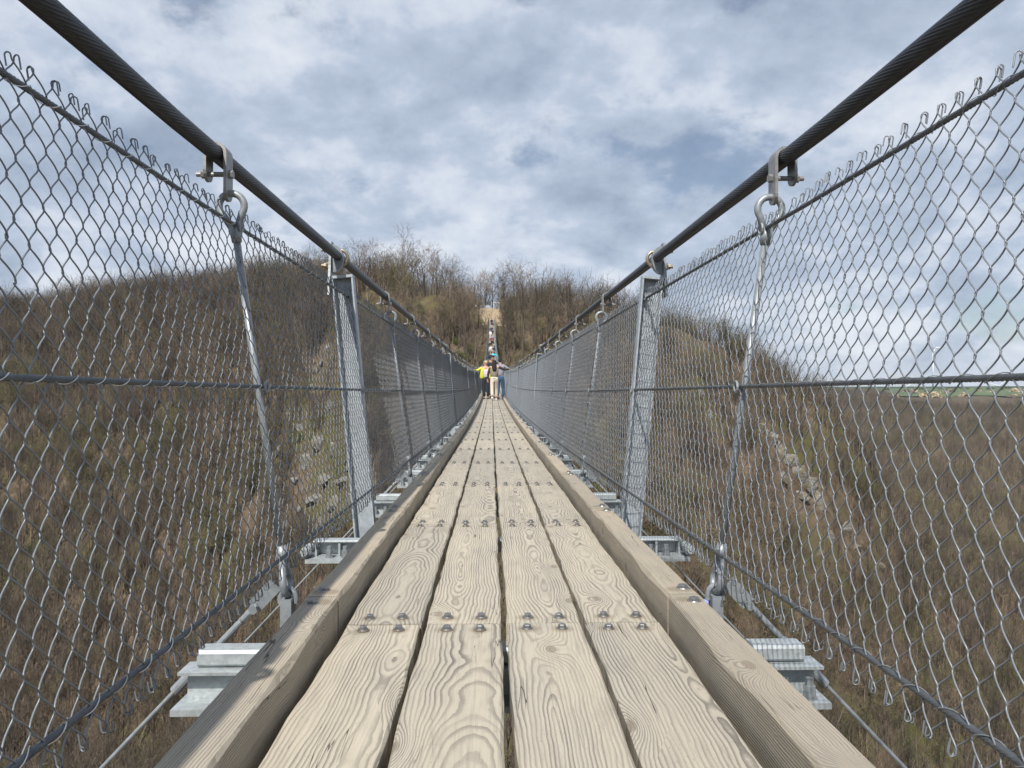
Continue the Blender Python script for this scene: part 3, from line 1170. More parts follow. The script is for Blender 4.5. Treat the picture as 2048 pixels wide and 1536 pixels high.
# ------------------------------------------------------------------ chain-link netting
def net_mesh(seed, pitch, vh, ptsper, sides, r, curve=True, hooks=True):
    """diamond netting on u (0..LS), v (0..HN), w; wires run upwards"""
    rg = np.random.default_rng(seed)
    HN = math.hypot(HT - HB, 0.16) + 0.054
    nw = int(round(LS / pitch))
    pitch = LS / nw
    nh = int(round(HN / vh))
    vh = HN / nh
    Vs, Fs = [], []
    off = 0
    A = pitch / 2 + r * 0.9
    bdep = r * 2.1
    tot = nh * ptsper
    ph = np.arange(tot + 1) * (math.pi / ptsper)
    for i in range(nw):
        p = ph + (math.pi if i % 2 else 0.0)
        if curve:
            u = A * np.arcsin(0.93 * np.cos(p)) / math.asin(0.93)
            wv = bdep * np.sin(p)
        else:
            u = A * np.cos(p)
            wv = bdep * 0.5 * np.sin(p + 0.5)
        v = ph / math.pi * vh - 0.034
        u = u + (i + 0.5) * pitch
        if curve:
            u = u + 0.0045 * np.interp(v, np.linspace(0, HN, 9), np.sin(np.arange(9) * 1.7 + seed + 0.35 * i * np.ones(9)) + rg.normal(0, 0.25, 9))
            v = v + 0.003 * math.sin(i * 0.9 + seed)
        pts = np.stack([u, v, wv], -1)
        if hooks:
            sg = 1 if rg.random() < 0.75 else -1
            dirn = (1 if i % 2 == nh % 2 else -1)
            ends = []
            for e, up_, q_ in ((pts[-1], 1.0, dirn), (pts[0], -1.0, 1 if i % 2 == 0 else -1)):
                R_ = rg.uniform(0.0035, 0.0055)
                ht = rg.uniform(0.003, 0.008)
                tw = rg.uniform(-0.5, 0.5)
                hk = []
                for a in np.linspace(0.3, 1.0, 3):
                    hk.append(e + np.array([q_ * 0.0015 * a, up_ * ht * a, 0]))
                for a in np.linspace(0.5, math.pi, 5):
                    c0 = R_ * (1 - math.cos(a))
                    hk.append(e + np.array([q_ * 0.0015 + tw * c0, up_ * (ht + R_ * math.sin(a)), sg * c0]))
                hk.append(hk[-1] + np.array([0, -up_ * rg.uniform(0.012, 0.024), 0]))
                ends.append(hk)
                sg = -sg
            top = ends[0]
            bot = ends[1][::-1]
            pts = np.concatenate([np.array(bot), pts, np.array(top)])
        T = np.gradient(pts, axis=0)
        T /= np.linalg.norm(T, axis=1)[:, None] + 1e-9
        ref = np.array([0, 0, 1.0])
        a = np.cross(T, ref)
        la = np.linalg.norm(a, axis=1)[:, None]
        a = np.where(la > 0.15, a / (la + 1e-9), np.array([1.0, 0, 0]))
        b_ = np.cross(a, T)
        ang = np.arange(sides) * 2 * math.pi / sides
        V = pts[:, None, :] + r * (np.cos(ang)[None, :, None] * a[:, None, :] + np.sin(ang)[None, :, None] * b_[:, None, :])
        m_ = len(pts)
        ii = np.arange(m_ * sides).reshape(m_, sides) + off
        jj = np.roll(ii, -1, 1)
        Fs.append(np.stack([ii[:-1], jj[:-1], jj[1:], ii[1:]], -1).reshape(-1, 4))
        Vs.append(V.reshape(-1, 3))
        off += m_ * sides
    return np_mesh('net_panel', np.concatenate(Vs), np.concatenate(Fs), M['wire'], True)


NET = {
    'near': [net_mesh(1, 0.0287, 0.0345, 6, 5, 0.00145), net_mesh(2, 0.0287, 0.0345, 6, 5, 0.00145), net_mesh(7, 0.0287, 0.0345, 6, 5, 0.00145)],
    'mid': [net_mesh(3, 0.0287, 0.0345, 3, 4, 0.00145)],
    'far': [net_mesh(4, 0.0287, 0.0345, 2, 3, 0.00145, True, False)],
    'vfar': [net_mesh(5, 0.126, 0.15, 2, 3, 0.006, True, False)],
}
SIDELAB = {-1: 'chain-link safety netting along the bridge side facing the rocky wooded slope',
           1: 'chain-link safety netting along the bridge side facing the distant wind turbines'}
for s in (-1, 1):
    fence = thing('chain_link_fence', SIDELAB[s], 'fence', (X0 + s * 0.6, 0, dz(0)))
    for n in range(-3, NMAX):
        lod = 'near' if n < 3 else 'mid' if n < 9 else 'far' if n < 45 else 'vfar'
        me = NET[lod][(n + (s > 0)) % len(NET[lod])]
        ya, yb = Yn(n) + HDY, Yn(n) + HDY + LS
        ym = (ya + yb) / 2
        A_ = Vector((X0 + s * xb(ya), ya, dz(ya) + HB))
        B_ = Vector((X0 + s * xb(yb), yb, dz(yb) + HB))
        C_ = Vector((X0 + s * xt(ym), ym, dz(ym) + HT)) - (A_ + B_) / 2
        U_ = (B_ - A_).normalized()
        V_ = (C_ - U_ * C_.dot(U_)).normalized()
        W_ = U_.cross(V_)
        m3 = Matrix((U_, V_, W_)).transposed().to_4x4()
        obj('net_panel', me, fence, mat=Matrix.Translation(A_) @ m3)

    def rope_path(f):
        return lambda q: Vector((X0 + s * (xb(q) + (xt(q) - xb(q)) * f), q, dz(q) + HB + (HT - HB) * f))
    for f, rr in ((0.008, 0.0058), (0.505, 0.0058), (0.985, 0.0060)):
        rp_ = rope_path(f)
        ro = obj('rope', strand_mesh('rope', rp_, rr, 7, 0.075, M['rope'], np.arange(-0.4, 5.2, 0.0075)), fence)
        mb = MB()
        mb.tube([rp_(q) for q in np.concatenate([np.arange(5.19, 40, 1.2), np.arange(40, YEND, 4)])], rr, 6)
        obj('rope_run', mb.mesh('rope_run', M['rope'], True), ro)
        # lacing wire wound round the rope
        mb = MB()
        pts = []
        for q in np.arange(0.3, 5.0, 0.006):
            a = q / 0.09 * 2 * math.pi
            c = rp_(q)
            pts.append(c + Vector((math.cos(a), 0, math.sin(a))) * (rr + 0.0016))
        mb.tube(pts, 0.0009, 4)
        obj('lacing_wire', mb.mesh('lacing_wire', M['lace'] if s < 0 else M['thin']), ro)
        if f > 0.4:
            for n in range(0, 6):
                q = Yn(n) + HDY
                mb = MB()
                c = rp_(q)
                mb.tube([c + Vector((0, 0.016 * math.cos(a), 0.016 * math.sin(a))) + Vector((-s * .012, 0, 0)) for a in np.linspace(0, 2 * math.pi, 13)[:-1]], 0.004, 6, closed=True)
                obj('ring', mb.mesh('ring', M['galv']), ro)

# ------------------------------------------------------------------ far abutment and the clearing behind it
M['concrete'] = simple('concrete', (0.27, 0.22, 0.15), 0.9, 0, 0.2, 1.5)
M['yellow_post'] = simple('pale_post', (0.62, 0.52, 0.36), 0.7, 0, 0.1, 2)
M['white_paint'] = simple('white_paint', (0.72, 0.73, 0.72), 0.5, 0, 0.05, 2)
M['grey_panel'] = simple('grey_panel', (0.45, 0.52, 0.58), 0.6, 0, 0.1, 2)
mb = MB()
mb.box(X0 - 1.15, X0 + 1.15, YEND - 0.3, YEND + 2.6, dz(YEND) - 7.5, dz(YEND) - 0.02)
obj('abutment', mb.mesh('abutment', M['concrete']), bridge)
for s in (-1, 1):
    mb = MB()
    b0 = Vector((X0 + s * (xc(YEND) + 0.02), YEND + 0.3, dz(YEND) - 0.3))
    mb.tube([b0, b0 + Vector((0, 0, 2.05))], [0.10, 0.075], 10)
    mb.prism(b0 + Vector((0, 0, 2.05)), (0, 0, 1), 0.11, 0.06, 12)
    obj('end_post', mb.mesh('end_post', M['yellow_post']), bridge)

# side guy ropes of the bridge, down to the slopes
for s, lst in ((1, ((120, 150, 26), (105, 140, 30), (140, 160, 20))), (-1, ((112, 150, 30),))):
    for ya, yb, dx_ in lst:
        a = frame(0, ya - Y0) @ Vector((s * 0.88, 0, -0.2))
        xe = X0 + s * dx_
        e = Vector((xe, yb, tz(xe, yb)))
        mb = MB()
        mb.tube([a + (e - a) * k + Vector((0, 0, -1.2 * math.sin(math.pi * k))) for k in np.linspace(0, 1, 12)], 0.018, 5)
        obj('guy_rope', mb.mesh('guy_rope', M['thin']), bridge)

pf = at(992.5, 618, 203)
pf.z = tz(pf.x, pf.y)
fr = thing('portal_frame', 'slim white gate frame standing on the sandy clearing beyond the bridge end', 'frame', pf)
for s in (-1, 1):
    mb = MB()
    mb.box(-0.05, 0.05, -0.05, 0.05, -0.2, 2.7)
    obj('upright', mb.mesh('upright', M['white_paint']), fr, mat=Matrix.Translation(pf + Vector((s * 0.72, 0, 0))))
mb = MB()
mb.box(-0.77, 0.77, -0.049, 0.049, 2.702, 2.79)
obj('crossbar', mb.mesh('crossbar', M['white_paint']), fr, mat=Matrix.Translation(pf))
ib = at(975, 618, 204)
ib.z = tz(ib.x, ib.y)
bd = thing('information_board', 'pale blue grey board on two legs left of the white gate frame', 'sign', ib)
for s in (-1, 1):
    mb = MB()
    mb.box(-0.05, 0.05, -0.05, 0.05, -0.2, 2.0)
    obj('leg', mb.mesh('leg', M['white_paint']), bd, mat=Matrix.Translation(ib + Vector((s * 0.5, 0, 0))))
mb = MB()
mb.box(-0.6, 0.6, -0.09, -0.052, 0.75, 2.15)
obj('panel', mb.mesh('panel', M['grey_panel']), bd, mat=Matrix.Translation(ib))

# ------------------------------------------------------------------ rocks
def rock_material():
    m, n, b = material('slate_rock')
    g = n.new('ShaderNodeNewGeometry')
    p = g.outputs['Position']
    f = n.noise(p, 0.55, 6, 0.65)
    st = n.noise(n.vmath('MULTIPLY', p, (0.9, 0.5, 2.2)), 1.3, 5, 0.7)
    c = n.ramp(st, [(0.3, (0.085, 0.077, 0.068)), (0.5, (0.19, 0.178, 0.160)), (0.7, (0.34, 0.325, 0.30))])
    c = n.mix(n.math('MULTIPLY', n.smooth(f, 0.44, 0.58), 0.8), c, (0.12, 0.10, 0.05))
    n.link(c, b.inputs['Base Color'])
    b.inputs['Roughness'].default_value = 0.9
    bump(n, b, st, 0.9, 0.35)
    return m


M['rock'] = rock_material()


def rock_mesh(seed, sx, sy, sz):
    r = np.random.default_rng(seed)
    import bmesh
    bm = bmesh.new()
    bmesh.ops.create_icosphere(bm, subdivisions=4, radius=1.0)
    V = np.array([v.co[:] for v in bm.verts])
    F = np.array([[v.index for v in f.verts] for f in bm.faces])
    bm.free()
    # cut by random planes: angular slabs
    for _ in range(22):
        d = r.normal(size=3)
        d[1] *= 0.6
        d /= np.linalg.norm(d)
        lim = r.uniform(0.42, 0.85)
        k = V @ d
        V = V - np.where(k > lim, k - lim, 0)[:, None] * d[None, :]
    V = V + 0.05 * (np.stack([vnoise(V[:, 1] * 7 + 40, V[:, 2] * 7 + 50, seed), vnoise(V[:, 0] * 7 + 40, V[:, 2] * 7 + 60, seed + 1), vnoise(V[:, 0] * 7 + 50, V[:, 1] * 7 + 70, seed + 2)], -1) - 0.5)
    return np_mesh('rock_outcrop', V * np.array([sx, sy, sz]), F, M['rock'], False)


ROCKS = [rock_mesh(60 + k, *q) for k, q in enumerate([(1, 1, 1.5), (0.8, 1.0, 1.9), (1.2, 0.9, 1.0), (0.9, 1.1, 1.35), (1.0, 0.8, 1.7)])]


def on_slope(px, py, y0=60, y1=330):
    """first point where the view ray of a pixel meets the ground"""
    a, b = ray(px, py)
    ys_ = np.arange(y0, y1, 0.5)
    h = terrain(a * ys_, ys_)
    k = np.argmax(h >= b * ys_)
    if h[k] < b * ys_[k]:
        return None
    return Vector((a * ys_[k], ys_[k], h[k]))


rr_ = random.Random(3)
rock_xy = []


def rocks(spots, label, group):
    for px, py, size in spots:
        p = on_slope(px, py)
        if p is None:
            continue
        me = rr_.choice(ROCKS)
        o = obj('rock_outcrop', me, None, mat=Matrix.Translation(p + Vector((0, 0, -0.1 * size))) @ Euler((rr_.uniform(-.35, .35), rr_.uniform(-.5, .5), rr_.uniform(0, 6.3))).to_matrix().to_4x4() @ Matrix.Scale(size, 4))
        tag(o, label, 'rock', group)
        rock_xy.append((p.x, p.y, size * 0.8))


rocks([(1560, 905, 2.8), (1585, 930, 3.2), (1600, 955, 3.4), (1620, 975, 3.0), (1635, 1000, 2.6), (1540, 880, 2.2), (1520, 860, 1.8), (1600, 990, 2.0), (1565, 960, 2.0), (1500, 842, 1.5)],
      'jagged grey rock in the outcrop on the slope below the turbines', 'rocks of the outcrop running down the spur')
rocks([(1690, 1060, 1.8), (1710, 1095, 1.4), (1660, 1075, 1.5), (1760, 1130, 1.3), (1830, 1160, 1.3), (1880, 1190, 1.2), (1640, 1110, 1.2), (1400, 790, 1.6), (1420, 830, 1.4)],
      'small grey rock poking through the leaf litter low on the spur', 'scattered rocks low on the spur')
rocks([(655, 700, 1.8), (640, 735, 2.2), (625, 780, 1.8), (660, 815, 2.2), (700, 830, 1.6), (600, 860, 2.0), (640, 890, 2.4), (670, 905, 2.0), (615, 925, 2.2), (650, 960, 2.4), (690, 965, 2.0),
       (705, 930, 1.8), (590, 960, 1.8), (630, 1000, 2.2), (670, 1010, 2.0), (700, 1005, 1.6), (600, 1020, 1.7), (560, 900, 1.5), (575, 830, 1.2), (680, 760, 1.2), (720, 1040, 1.5), (640, 1050, 1.6)],
      'pale mossy rock on the steep slope seen through the netting beside the steel post', 'pale mossy rocks on the steep slope')
rocks([(640, 1180, 1.2), (520, 690, 1.0), (850, 640, 0.9), (1090, 660, 0.9), (1050, 690, 0.8), (300, 1270, 1.0), (250, 1230, 0.8)],
      'lone grey rock lying in the leaf litter between the bare trees', 'lone rocks among the trees')


# ------------------------------------------------------------------ trees
def bark(name, col):
    m, n, b = material(name)
    oi = n.new('ShaderNodeObjectInfo')
    g = n.new('ShaderNodeNewGeometry')
    f = n.noise(g.outputs['Position'], 1.4, 3, 0.6)
    c = n.ramp(n.math('ADD', n.math('MULTIPLY', oi.outputs['Random'], 0.7), n.math('MULTIPLY', f, 0.3)),
               [(0.15, tuple(q * 0.42 for q in col)), (0.5, col), (0.72, (col[0] * 1.5, col[1] * 1.48, col[2] * 1.42)), (0.92, (col[0] * 1.9, col[1] * 1.9, col[2] * 1.85))])
    n.link(c, b.inputs['Base Color'])
    b.inputs['Roughness'].default_value = 0.9
    b.inputs['Specular IOR Level'].default_value = 0.15
    return m


M['bark'] = bark('grey_bark', (0.115, 0.096, 0.078))
M['twig'] = bark('brown_twigs', (0.165, 0.127, 0.092))


def leafmat(name, col):
    m, n, b = material(name)
    oi = n.new('ShaderNodeObjectInfo')
    g = n.new('ShaderNodeNewGeometry')
    f = n.noise(g.outputs['Position'], 2.5, 2, 0.6)
    c = n.ramp(n.math('ADD', n.math('MULTIPLY', oi.outputs['Random'], 0.5), n.math('MULTIPLY', f, 0.5)),
               [(0.25, tuple(q * 0.55 for q in col)), (0.7, (col[0] * 1.4, col[1] * 1.3, col[2]))])
    n.link(c, b.inputs['Base Color'])
    b.inputs['Roughness'].default_value = 0.7
    return m


M['leaf'] = leafmat('spring_leaves', (0.10, 0.115, 0.035))
M['gorse'] = leafmat('shrub_leaves', (0.075, 0.105, 0.020))
M['conifer'] = leafmat('conifer_needles', (0.022, 0.045, 0.022))
M['blossom'] = leafmat('pale_blossom', (0.36, 0.31, 0.26))


def seg_mesh(name, segs, mats, mi=0, sides=3, leaves=None):
    """tapered prisms along segments (p0, p1, r0, r1); optional leaf quads (pos, size) with material 1"""
    S = np.array([list(a) + list(b) + [r0, r1] for a, b, r0, r1 in segs])
    P0, P1, r0, r1 = S[:, :3], S[:, 3:6], S[:, 6], S[:, 7]
    T = P1 - P0
    T /= np.linalg.norm(T, axis=1)[:, None] + 1e-9
    A = np.cross(T, np.where(np.abs(T[:, 2:3]) < 0.9, np.array([[0, 0, 1.0]]), np.array([[1.0, 0, 0]])))
    A /= np.linalg.norm(A, axis=1)[:, None] + 1e-9
    B = np.cross(A, T)
    ang = np.arange(sides) * 2 * math.pi / sides
    dirs = np.cos(ang)[None, :, None] * A[:, None, :] + np.sin(ang)[None, :, None] * B[:, None, :]
    V = np.concatenate([P0[:, None, :] + dirs * r0[:, None, None], P1[:, None, :] + dirs * r1[:, None, None]], 1)
    k = len(S)
    base = (np.arange(k) * 2 * sides)[:, None]
    j = np.arange(sides)
    jn = (j + 1) % sides
    F = np.stack([base + j, base + jn, base + sides + jn, base + sides + j], -1).reshape(-1, 4)
    V = V.reshape(-1, 3)
    mi_ = np.zeros(len(F), int)
    if leaves is not None and len(leaves):
        Lp = np.array([q[:3] for q in leaves])
        sz = np.array([q[3] for q in leaves])
        rg = np.random.default_rng(len(leaves))
        a = rg.normal(size=(len(Lp), 3))
        a /= np.linalg.norm(a, axis=1)[:, None]
        b_ = np.cross(a, rg.normal(size=(len(Lp), 3)))
        b_ /= np.linalg.norm(b_, axis=1)[:, None]
        a *= sz[:, None]
        b_ *= sz[:, None] * 0.6
        Q = np.stack([Lp - a, Lp + b_, Lp + a, Lp - b_], 1).reshape(-1, 3)
        off = len(V)
        V = np.concatenate([V, Q])
        F2 = off + np.arange(len(Lp) * 4).reshape(-1, 4)
        F = np.concatenate([F, F2])
        mi_ = np.concatenate([mi_, np.ones(len(F2), int)])
    return np_mesh(name, V, F, mats, False, mi_ if isinstance(mats, (list, tuple)) and len(mats) > 1 else None)


def grow_tree(seed, H, spread=1.0, stems=1, kids=(7, 6, 6, 4), minr=0.006, low=0.3, crook=0.25, leafy=0, lsize=0.12):
    r = np.random.default_rng(seed)
    trunk, crown, leaves = [], [], []

    def branch(p, d, L, rad, lev):
        n = (6, 4, 3, 2, 2)[lev]
        pts = [p.copy()]
        rads = [rad]
        q = p.copy()
        dd = d.copy()
        for i in range(n):
            dd = dd + r.normal(0, crook * (0.45 if lev == 0 else 1.0), 3) * 0.6
            dd[2] += (0.12 if lev else 0.25)
            dd /= np.linalg.norm(dd)
            q = q + dd * L / n
            nr_ = max(rad * (1 - 0.82 * (i + 1) / n), minr * 0.7)
            (trunk if lev <= 1 else crown).append((pts[-1], q, rads[-1], nr_))
            pts.append(q.copy())
            rads.append(nr_)
        if lev >= len(kids):
            if leafy:
                for _ in range(leafy):
                    leaves.append((*(q + r.normal(0, 0.22, 3)), lsize * r.uniform(0.6, 1.3)))
            return
        nk = kids[lev]
        for c in range(nk):
            t = (low + (1 - low) * (c + r.random()) / nk) if lev == 0 else (0.25 + 0.75 * (c + r.random()) / nk)
            k = min(int(t * n), n - 1)
            f = t * n - k
            q = pts[k] * (1 - f) + pts[k + 1] * f
            ax = pts[k + 1] - pts[k]
            ax /= np.linalg.norm(ax)
            o = r.normal(size=3)
            o -= ax * o.dot(ax)
            o /= np.linalg.norm(o) + 1e-9
            ang = r.uniform(0.5, 1.1) * (1.0 if lev else spread)
            nd = ax * math.cos(ang) + o * math.sin(ang)
            Lk = L * ((0.50 + 0.2 * (1 - t)) if lev == 0 else 0.55) * r.uniform(0.65, 1.1)
            branch(q, nd, Lk, max(rads[k] * 0.55, minr), lev + 1)
    for s_ in range(stems):
        d = np.array([r.normal(0, 0.10 if stems == 1 else 0.28), r.normal(0, 0.10 if stems == 1 else 0.28), 1.0])
        d /= np.linalg.norm(d)
        hh = H * (1 if s_ == 0 else r.uniform(0.6, 0.95))
        branch(np.array([r.normal(0, 0.12 * (stems - 1)), r.normal(0, 0.12 * (stems - 1)), -0.5]), d, hh * 0.80, 0.0165 * hh * (1 if stems == 1 else 0.7) + 0.035, 0)
    return trunk, crown, leaves


# detailed trees, each a trunk mesh and a crown mesh
TREE_HI = []
for k in range(7):
    tr, cr, lv = grow_tree(100 + k, 10.0, 1.15 if k < 4 else 0.8, 1, (7, 5, 4, 3) if k < 4 else (8, 4, 4, 2), 0.017, 0.42 if k < 4 else 0.35, 0.36 if k < 4 else 0.22)
    TREE_HI.append((seg_mesh('trunk', tr, M['bark'], 0, 5), seg_mesh('crown', cr, M['twig'], 0, 3)))
TREE_LEAF = []
for k in range(3):
    tr, cr, lv = grow_tree(150 + k, 9.0, 0.8, 2, (7, 6, 4), 0.013, 0.2, 0.25, 3, 0.085)
    TREE_LEAF.append((seg_mesh('trunk', tr, M['bark'], 0, 4), seg_mesh('crown', cr, [M['twig'], M['leaf']], 0, 3, lv)))
# light trees for the woodland mass
LITE = []
for k in range(9):
    tr, cr, lv = grow_tree(200 + k, 9.0, 0.85, 1 if k % 3 else 3, (6, 4) if k % 3 else (5, 3), 0.024, 0.36, 0.26)
    LITE.append(seg_mesh('woodland_tree', tr + cr, M['twig'] if k % 2 else M['bark'], 0, 3))
for k in range(2):
    tr, cr, lv = grow_tree(230 + k, 7.5, 0.8, 2, (6, 5, 4), 0.014, 0.2, 0.25, 3, 0.10)
    LITE.append(seg_mesh('woodland_tree', tr + cr, [M['twig'], M['leaf']], 0, 3, lv))
for k in range(3):
    tr, cr, lv = grow_tree(245 + k, 9.5, 0.8, 1, (5, 2), 0.026, 0.50, 0.12)
    LITE.append(seg_mesh('woodland_tree', tr + cr, M['bark'], 0, 3))
SHRUB = []
for k in range(4):
    tr, cr, lv = grow_tree(260 + k, 2.0, 1.0, 5, (4, 4, 3), 0.008, 0.1, 0.35, 6, 0.10)
    SHRUB.append((seg_mesh('stems', tr + cr, M['twig'], 0, 3), seg_mesh('foliage', [((0, 0, 0), (0, 0, 0.02), 0.002, 0.002)], [M['twig'], M['gorse']], 0, 3, lv)))


def place_tree(mats, p, h, rz, label, group, name='bare_tree', base=10.0):
    t = thing(name, label, 'tree', p, rz, group)
    sc = h / base
    mw = Matrix.Translation(p) @ Matrix.Rotation(rz, 4, 'Z') @ Matrix.Diagonal((sc, sc, sc, 1))
    obj('trunk', mats[0], t, mat=mw)
    obj('crown', mats[1], t, mat=mw)
    return t


rt = random.Random(21)
# ridge oaks that stand out against the sky: photo column, row of the tree top
skyl = [(738, 492, 0), (712, 508, 1), (758, 512, 2), (690, 505, 3), (800, 512, 0), (823, 502, 1), (845, 508, 2), (868, 502, 3), (888, 514, 0), (903, 524, 1), (780, 520, 3), (915, 540, 2),
        (946, 548, 1), (960, 552, 0), (936, 560, 3), (976, 556, 5), (986, 552, 4), (1000, 548, 6), (1012, 545, 1), (1024, 542, 5), (994, 560, 2), (1040, 540, 4), (968, 562, 6)]
for px, py, k in skyl:
    best = None
    a = ray(px, 0)[0]
    for Y in (np.arange(180, 205, 1.0) if not 965 < px < 1045 else np.arange(212, 224, 3.0)):
        z = tz(a * Y, Y)
        e = z / Y
        if best is None or e > best[0]:
            best = (e, Y, z)
    Y, z = best[1] + 2, tz(a * (best[1] + 2), best[1] + 2)
    h = max(6.0, ray(px, py)[1] * Y - z)
    lab = 'tall leafless oak with open rounded crown standing alone on the ridge' if px == 738 else 'leafless oak with crooked limbs in the ridge crest row above the bridge'
    place_tree(TREE_HI[k], Vector((a * Y, Y, z)), h * 1.04, rt.uniform(0, 6), lab, None if px == 738 else 'oaks along the ridge crest')

for px in range(15, 690, 27):
    a = ray(px, 0)[0]
    Ys_ = np.arange(205, 300, 1.5)
    e_ = terrain(a * Ys_, Ys_) / Ys_
    Y = Ys_[np.argmax(e_)] + rt.uniform(-4, 3)
    place_tree(TREE_HI[rt.randrange(7)], Vector((a * Y, Y, tz(a * Y, Y))), rt.uniform(8.0, 12.0), rt.uniform(0, 6), 'tall bare tree rising above the woods on the skyline behind the netting', 'tall trees on the skyline behind the netting')

# sample the woodland
def sample(n_, tlo, thi, ylo, yhi):
    Y = np.sqrt(RNG.uniform(ylo ** 2, yhi ** 2, n_))
    t = RNG.uniform(tlo, thi, n_)
    return t * Y, Y


def keep_mask(X, Y):
    m = np.ones(len(X), bool)
    m &= ~((np.abs(X - X0) < 2.4) & (Y > 140))
    m &= ~((np.abs(X - X0) < 6.5) & (Y > 179) & (Y < 208))
    for rx, ry, rs in rock_xy:
        for q_ in (0.0, 1.6, 3.2):
            m &= ((X - rx * (1 - q_ * rs / ry)) ** 2 + (Y - ry + q_ * rs) ** 2) > (1.35 * rs) ** 2
    # thin out the crest left of the bridge end so that the oaks stand against the sky
    tt = X / Y
    crest = (tt > -0.20) & (tt < -0.005) & (Y > 183 - 40 * np.abs(tt)) & (Y < 262)
    m &= ~(crest & (RNG.random(len(X)) < 0.82))
    # clearing beside the bridge end and bare leaf-litter glades
    m &= ~((fbm(X / 16, Y / 16, 71, 3) > 0.25) & (Y < 300))
    return m


Xa, Ya = sample(19500, -0.80, 0.80, 95, 285)
k_ = keep_mask(Xa, Ya)
Xa, Ya = Xa[k_], Ya[k_]
Xb, Yb = sample(24000, 0.28, 0.86, 285, 1010)
k_ = keep_mask(Xb, Yb) & ~((Yb > 790 + 270 * np.clip((0.545 - Xb / Yb) / 0.05, 0, 1)))
Xb, Yb = Xb[k_], Yb[k_]
Xd, Yd = sample(9000, -0.80, -0.10, 130, 280)
k_ = keep_mask(Xd, Yd)
Xa, Ya = np.concatenate([Xa, Xd[k_]]), np.concatenate([Ya, Yd[k_]])
Xs, Ys = np.concatenate([Xa, Xb]), np.concatenate([Ya, Yb])
Zs = terrain(Xs, Ys)
Hs = np.clip(RNG.normal(7.2, 1.5, len(Xs)), 4.0, 11.0)
Hs = Hs + np.where((Ys < 300) & (Zs > 5), np.where(Xs > 0, 0.7, 1.6), 0) + np.where((Ys < 300) & (Zs > 18) & (RNG.random(len(Xs)) < 0.3), 2.2, 0)
Hs = np.where(Ys > 285, Hs * 1.15, Hs)
# the largest in view become single trees
cxp = (Xs - math.tan(D2R(YAW)) * Ys) / Ys * FPX + 1024
top = 768 - (Zs + Hs) / Ys * FPX
bot = 768 - Zs / Ys * FPX
inview = (cxp > 5) & (cxp < 2043) & (bot < 1500) & (top > 0) & (np.abs(cxp - 985) > (bot - 790) * 0.9)
# hidden by terrain in front?
vis = np.ones(len(Xs), bool)
for f in (0.6, 0.7, 0.8, 0.88, 0.94):
    vis &= terrain(Xs * f, Ys * f) < (Zs + 0.6 * Hs) * f
score = np.where(inview & vis, Hs / Ys, 0)
order = np.argsort(-score)
single = order[:228]
for i in single:
    px_, py_ = cxp[i], bot[i]
    hi_k = int(i) % 7
    leafy_ = i % 11 == 0
    look = 'thin olive-leaved tree' if leafy_ else 'crooked wide-crowned bare tree' if hi_k < 4 else 'slender upright bare tree'
    if px_ < 480:
        where = 'low on the slope behind the netting, far from the rocks' if py_ > 1000 else 'high on the slope behind the netting, under its skyline'
    elif px_ < 800:
        where = 'beside the pale mossy rocks' if py_ > 800 else 'above the pale mossy rocks'
    elif px_ < 1180:
        where = 'on the slope flanking the far bridge end'
    elif px_ < 1460:
        where = 'on the spur between the bridge end and the grey outcrop'
    elif px_ < 1680:
        where = 'around the jagged grey outcrop'
    else:
        where = 'on the valley side below the wind turbines'
    lab = look + ' ' + where
    grp = (look.replace('tree', 'trees') + ' ' + where)
    if leafy_:
        place_tree(TREE_LEAF[i % 3], Vector((Xs[i], Ys[i], Zs[i])), Hs[i], float(i), lab, grp, 'leafing_tree', 9.0)
    else:
        place_tree(TREE_HI[hi_k], Vector((Xs[i], Ys[i], Zs[i])), Hs[i], float(i), lab, grp)
rest = order[228:]

# all other trees: one woodland object
mass = bpy.data.collections.new('woodland_kinds')
for k, me in enumerate(LITE):
    o = bpy.data.objects.new('kind_%02d' % k, me)
    mass.objects.link(o)
wm = bpy.data.meshes.new('woodland')
wm.vertices.add(len(rest))
wm.vertices.foreach_set('co', np.stack([Xs[rest], Ys[rest], Zs[rest]], -1).astype(np.float32).ravel())
a_ = wm.attributes.new('scl', 'FLOAT', 'POINT')
a_.data.foreach_set('value', (Hs[rest] / 9.0).astype(np.float32))
a_ = wm.attributes.new('rot', 'FLOAT', 'POINT')
a_.data.foreach_set('value', RNG.uniform(0, 6.3, len(rest)).astype(np.float32))
a_ = wm.attributes.new('kind', 'INT', 'POINT')
greenish = fbm(Xs[rest] / 30, Ys[rest] / 30, 91, 3) > 0.10
kd = np.where(RNG.random(len(rest)) < np.where(Ys[rest] < 285, 0.60, 0.3), RNG.integers(11, 14, len(rest)), RNG.integers(0, 9, len(rest)))
kd = np.where((RNG.random(len(rest)) < np.where(greenish, 0.30, 0.03)), RNG.integers(9, 11, len(rest)), kd)
a_.data.foreach_set('value', kd.astype(np.int32))
ng = bpy.data.node_groups.new('plant_trees', 'GeometryNodeTree')
ng.interface.new_socket('Geometry', in_out='INPUT', socket_type='NodeSocketGeometry')
ng.interface.new_socket('Geometry', in_out='OUTPUT', socket_type='NodeSocketGeometry')
gi = ng.nodes.new('NodeGroupInput')
go = ng.nodes.new('NodeGroupOutput')
ip = ng.nodes.new('GeometryNodeInstanceOnPoints')
ci = ng.nodes.new('GeometryNodeCollectionInfo')
ci.inputs['Collection'].default_value = mass
ci.inputs['Separate Children'].default_value = True
ci.inputs['Reset Children'].default_value = True
ip.inputs['Pick Instance'].default_value = True


def named(nm, ty):
    q = ng.nodes.new('GeometryNodeInputNamedAttribute')
    q.data_type = ty
    q.inputs['Name'].default_value = nm
    return q.outputs['Attribute']


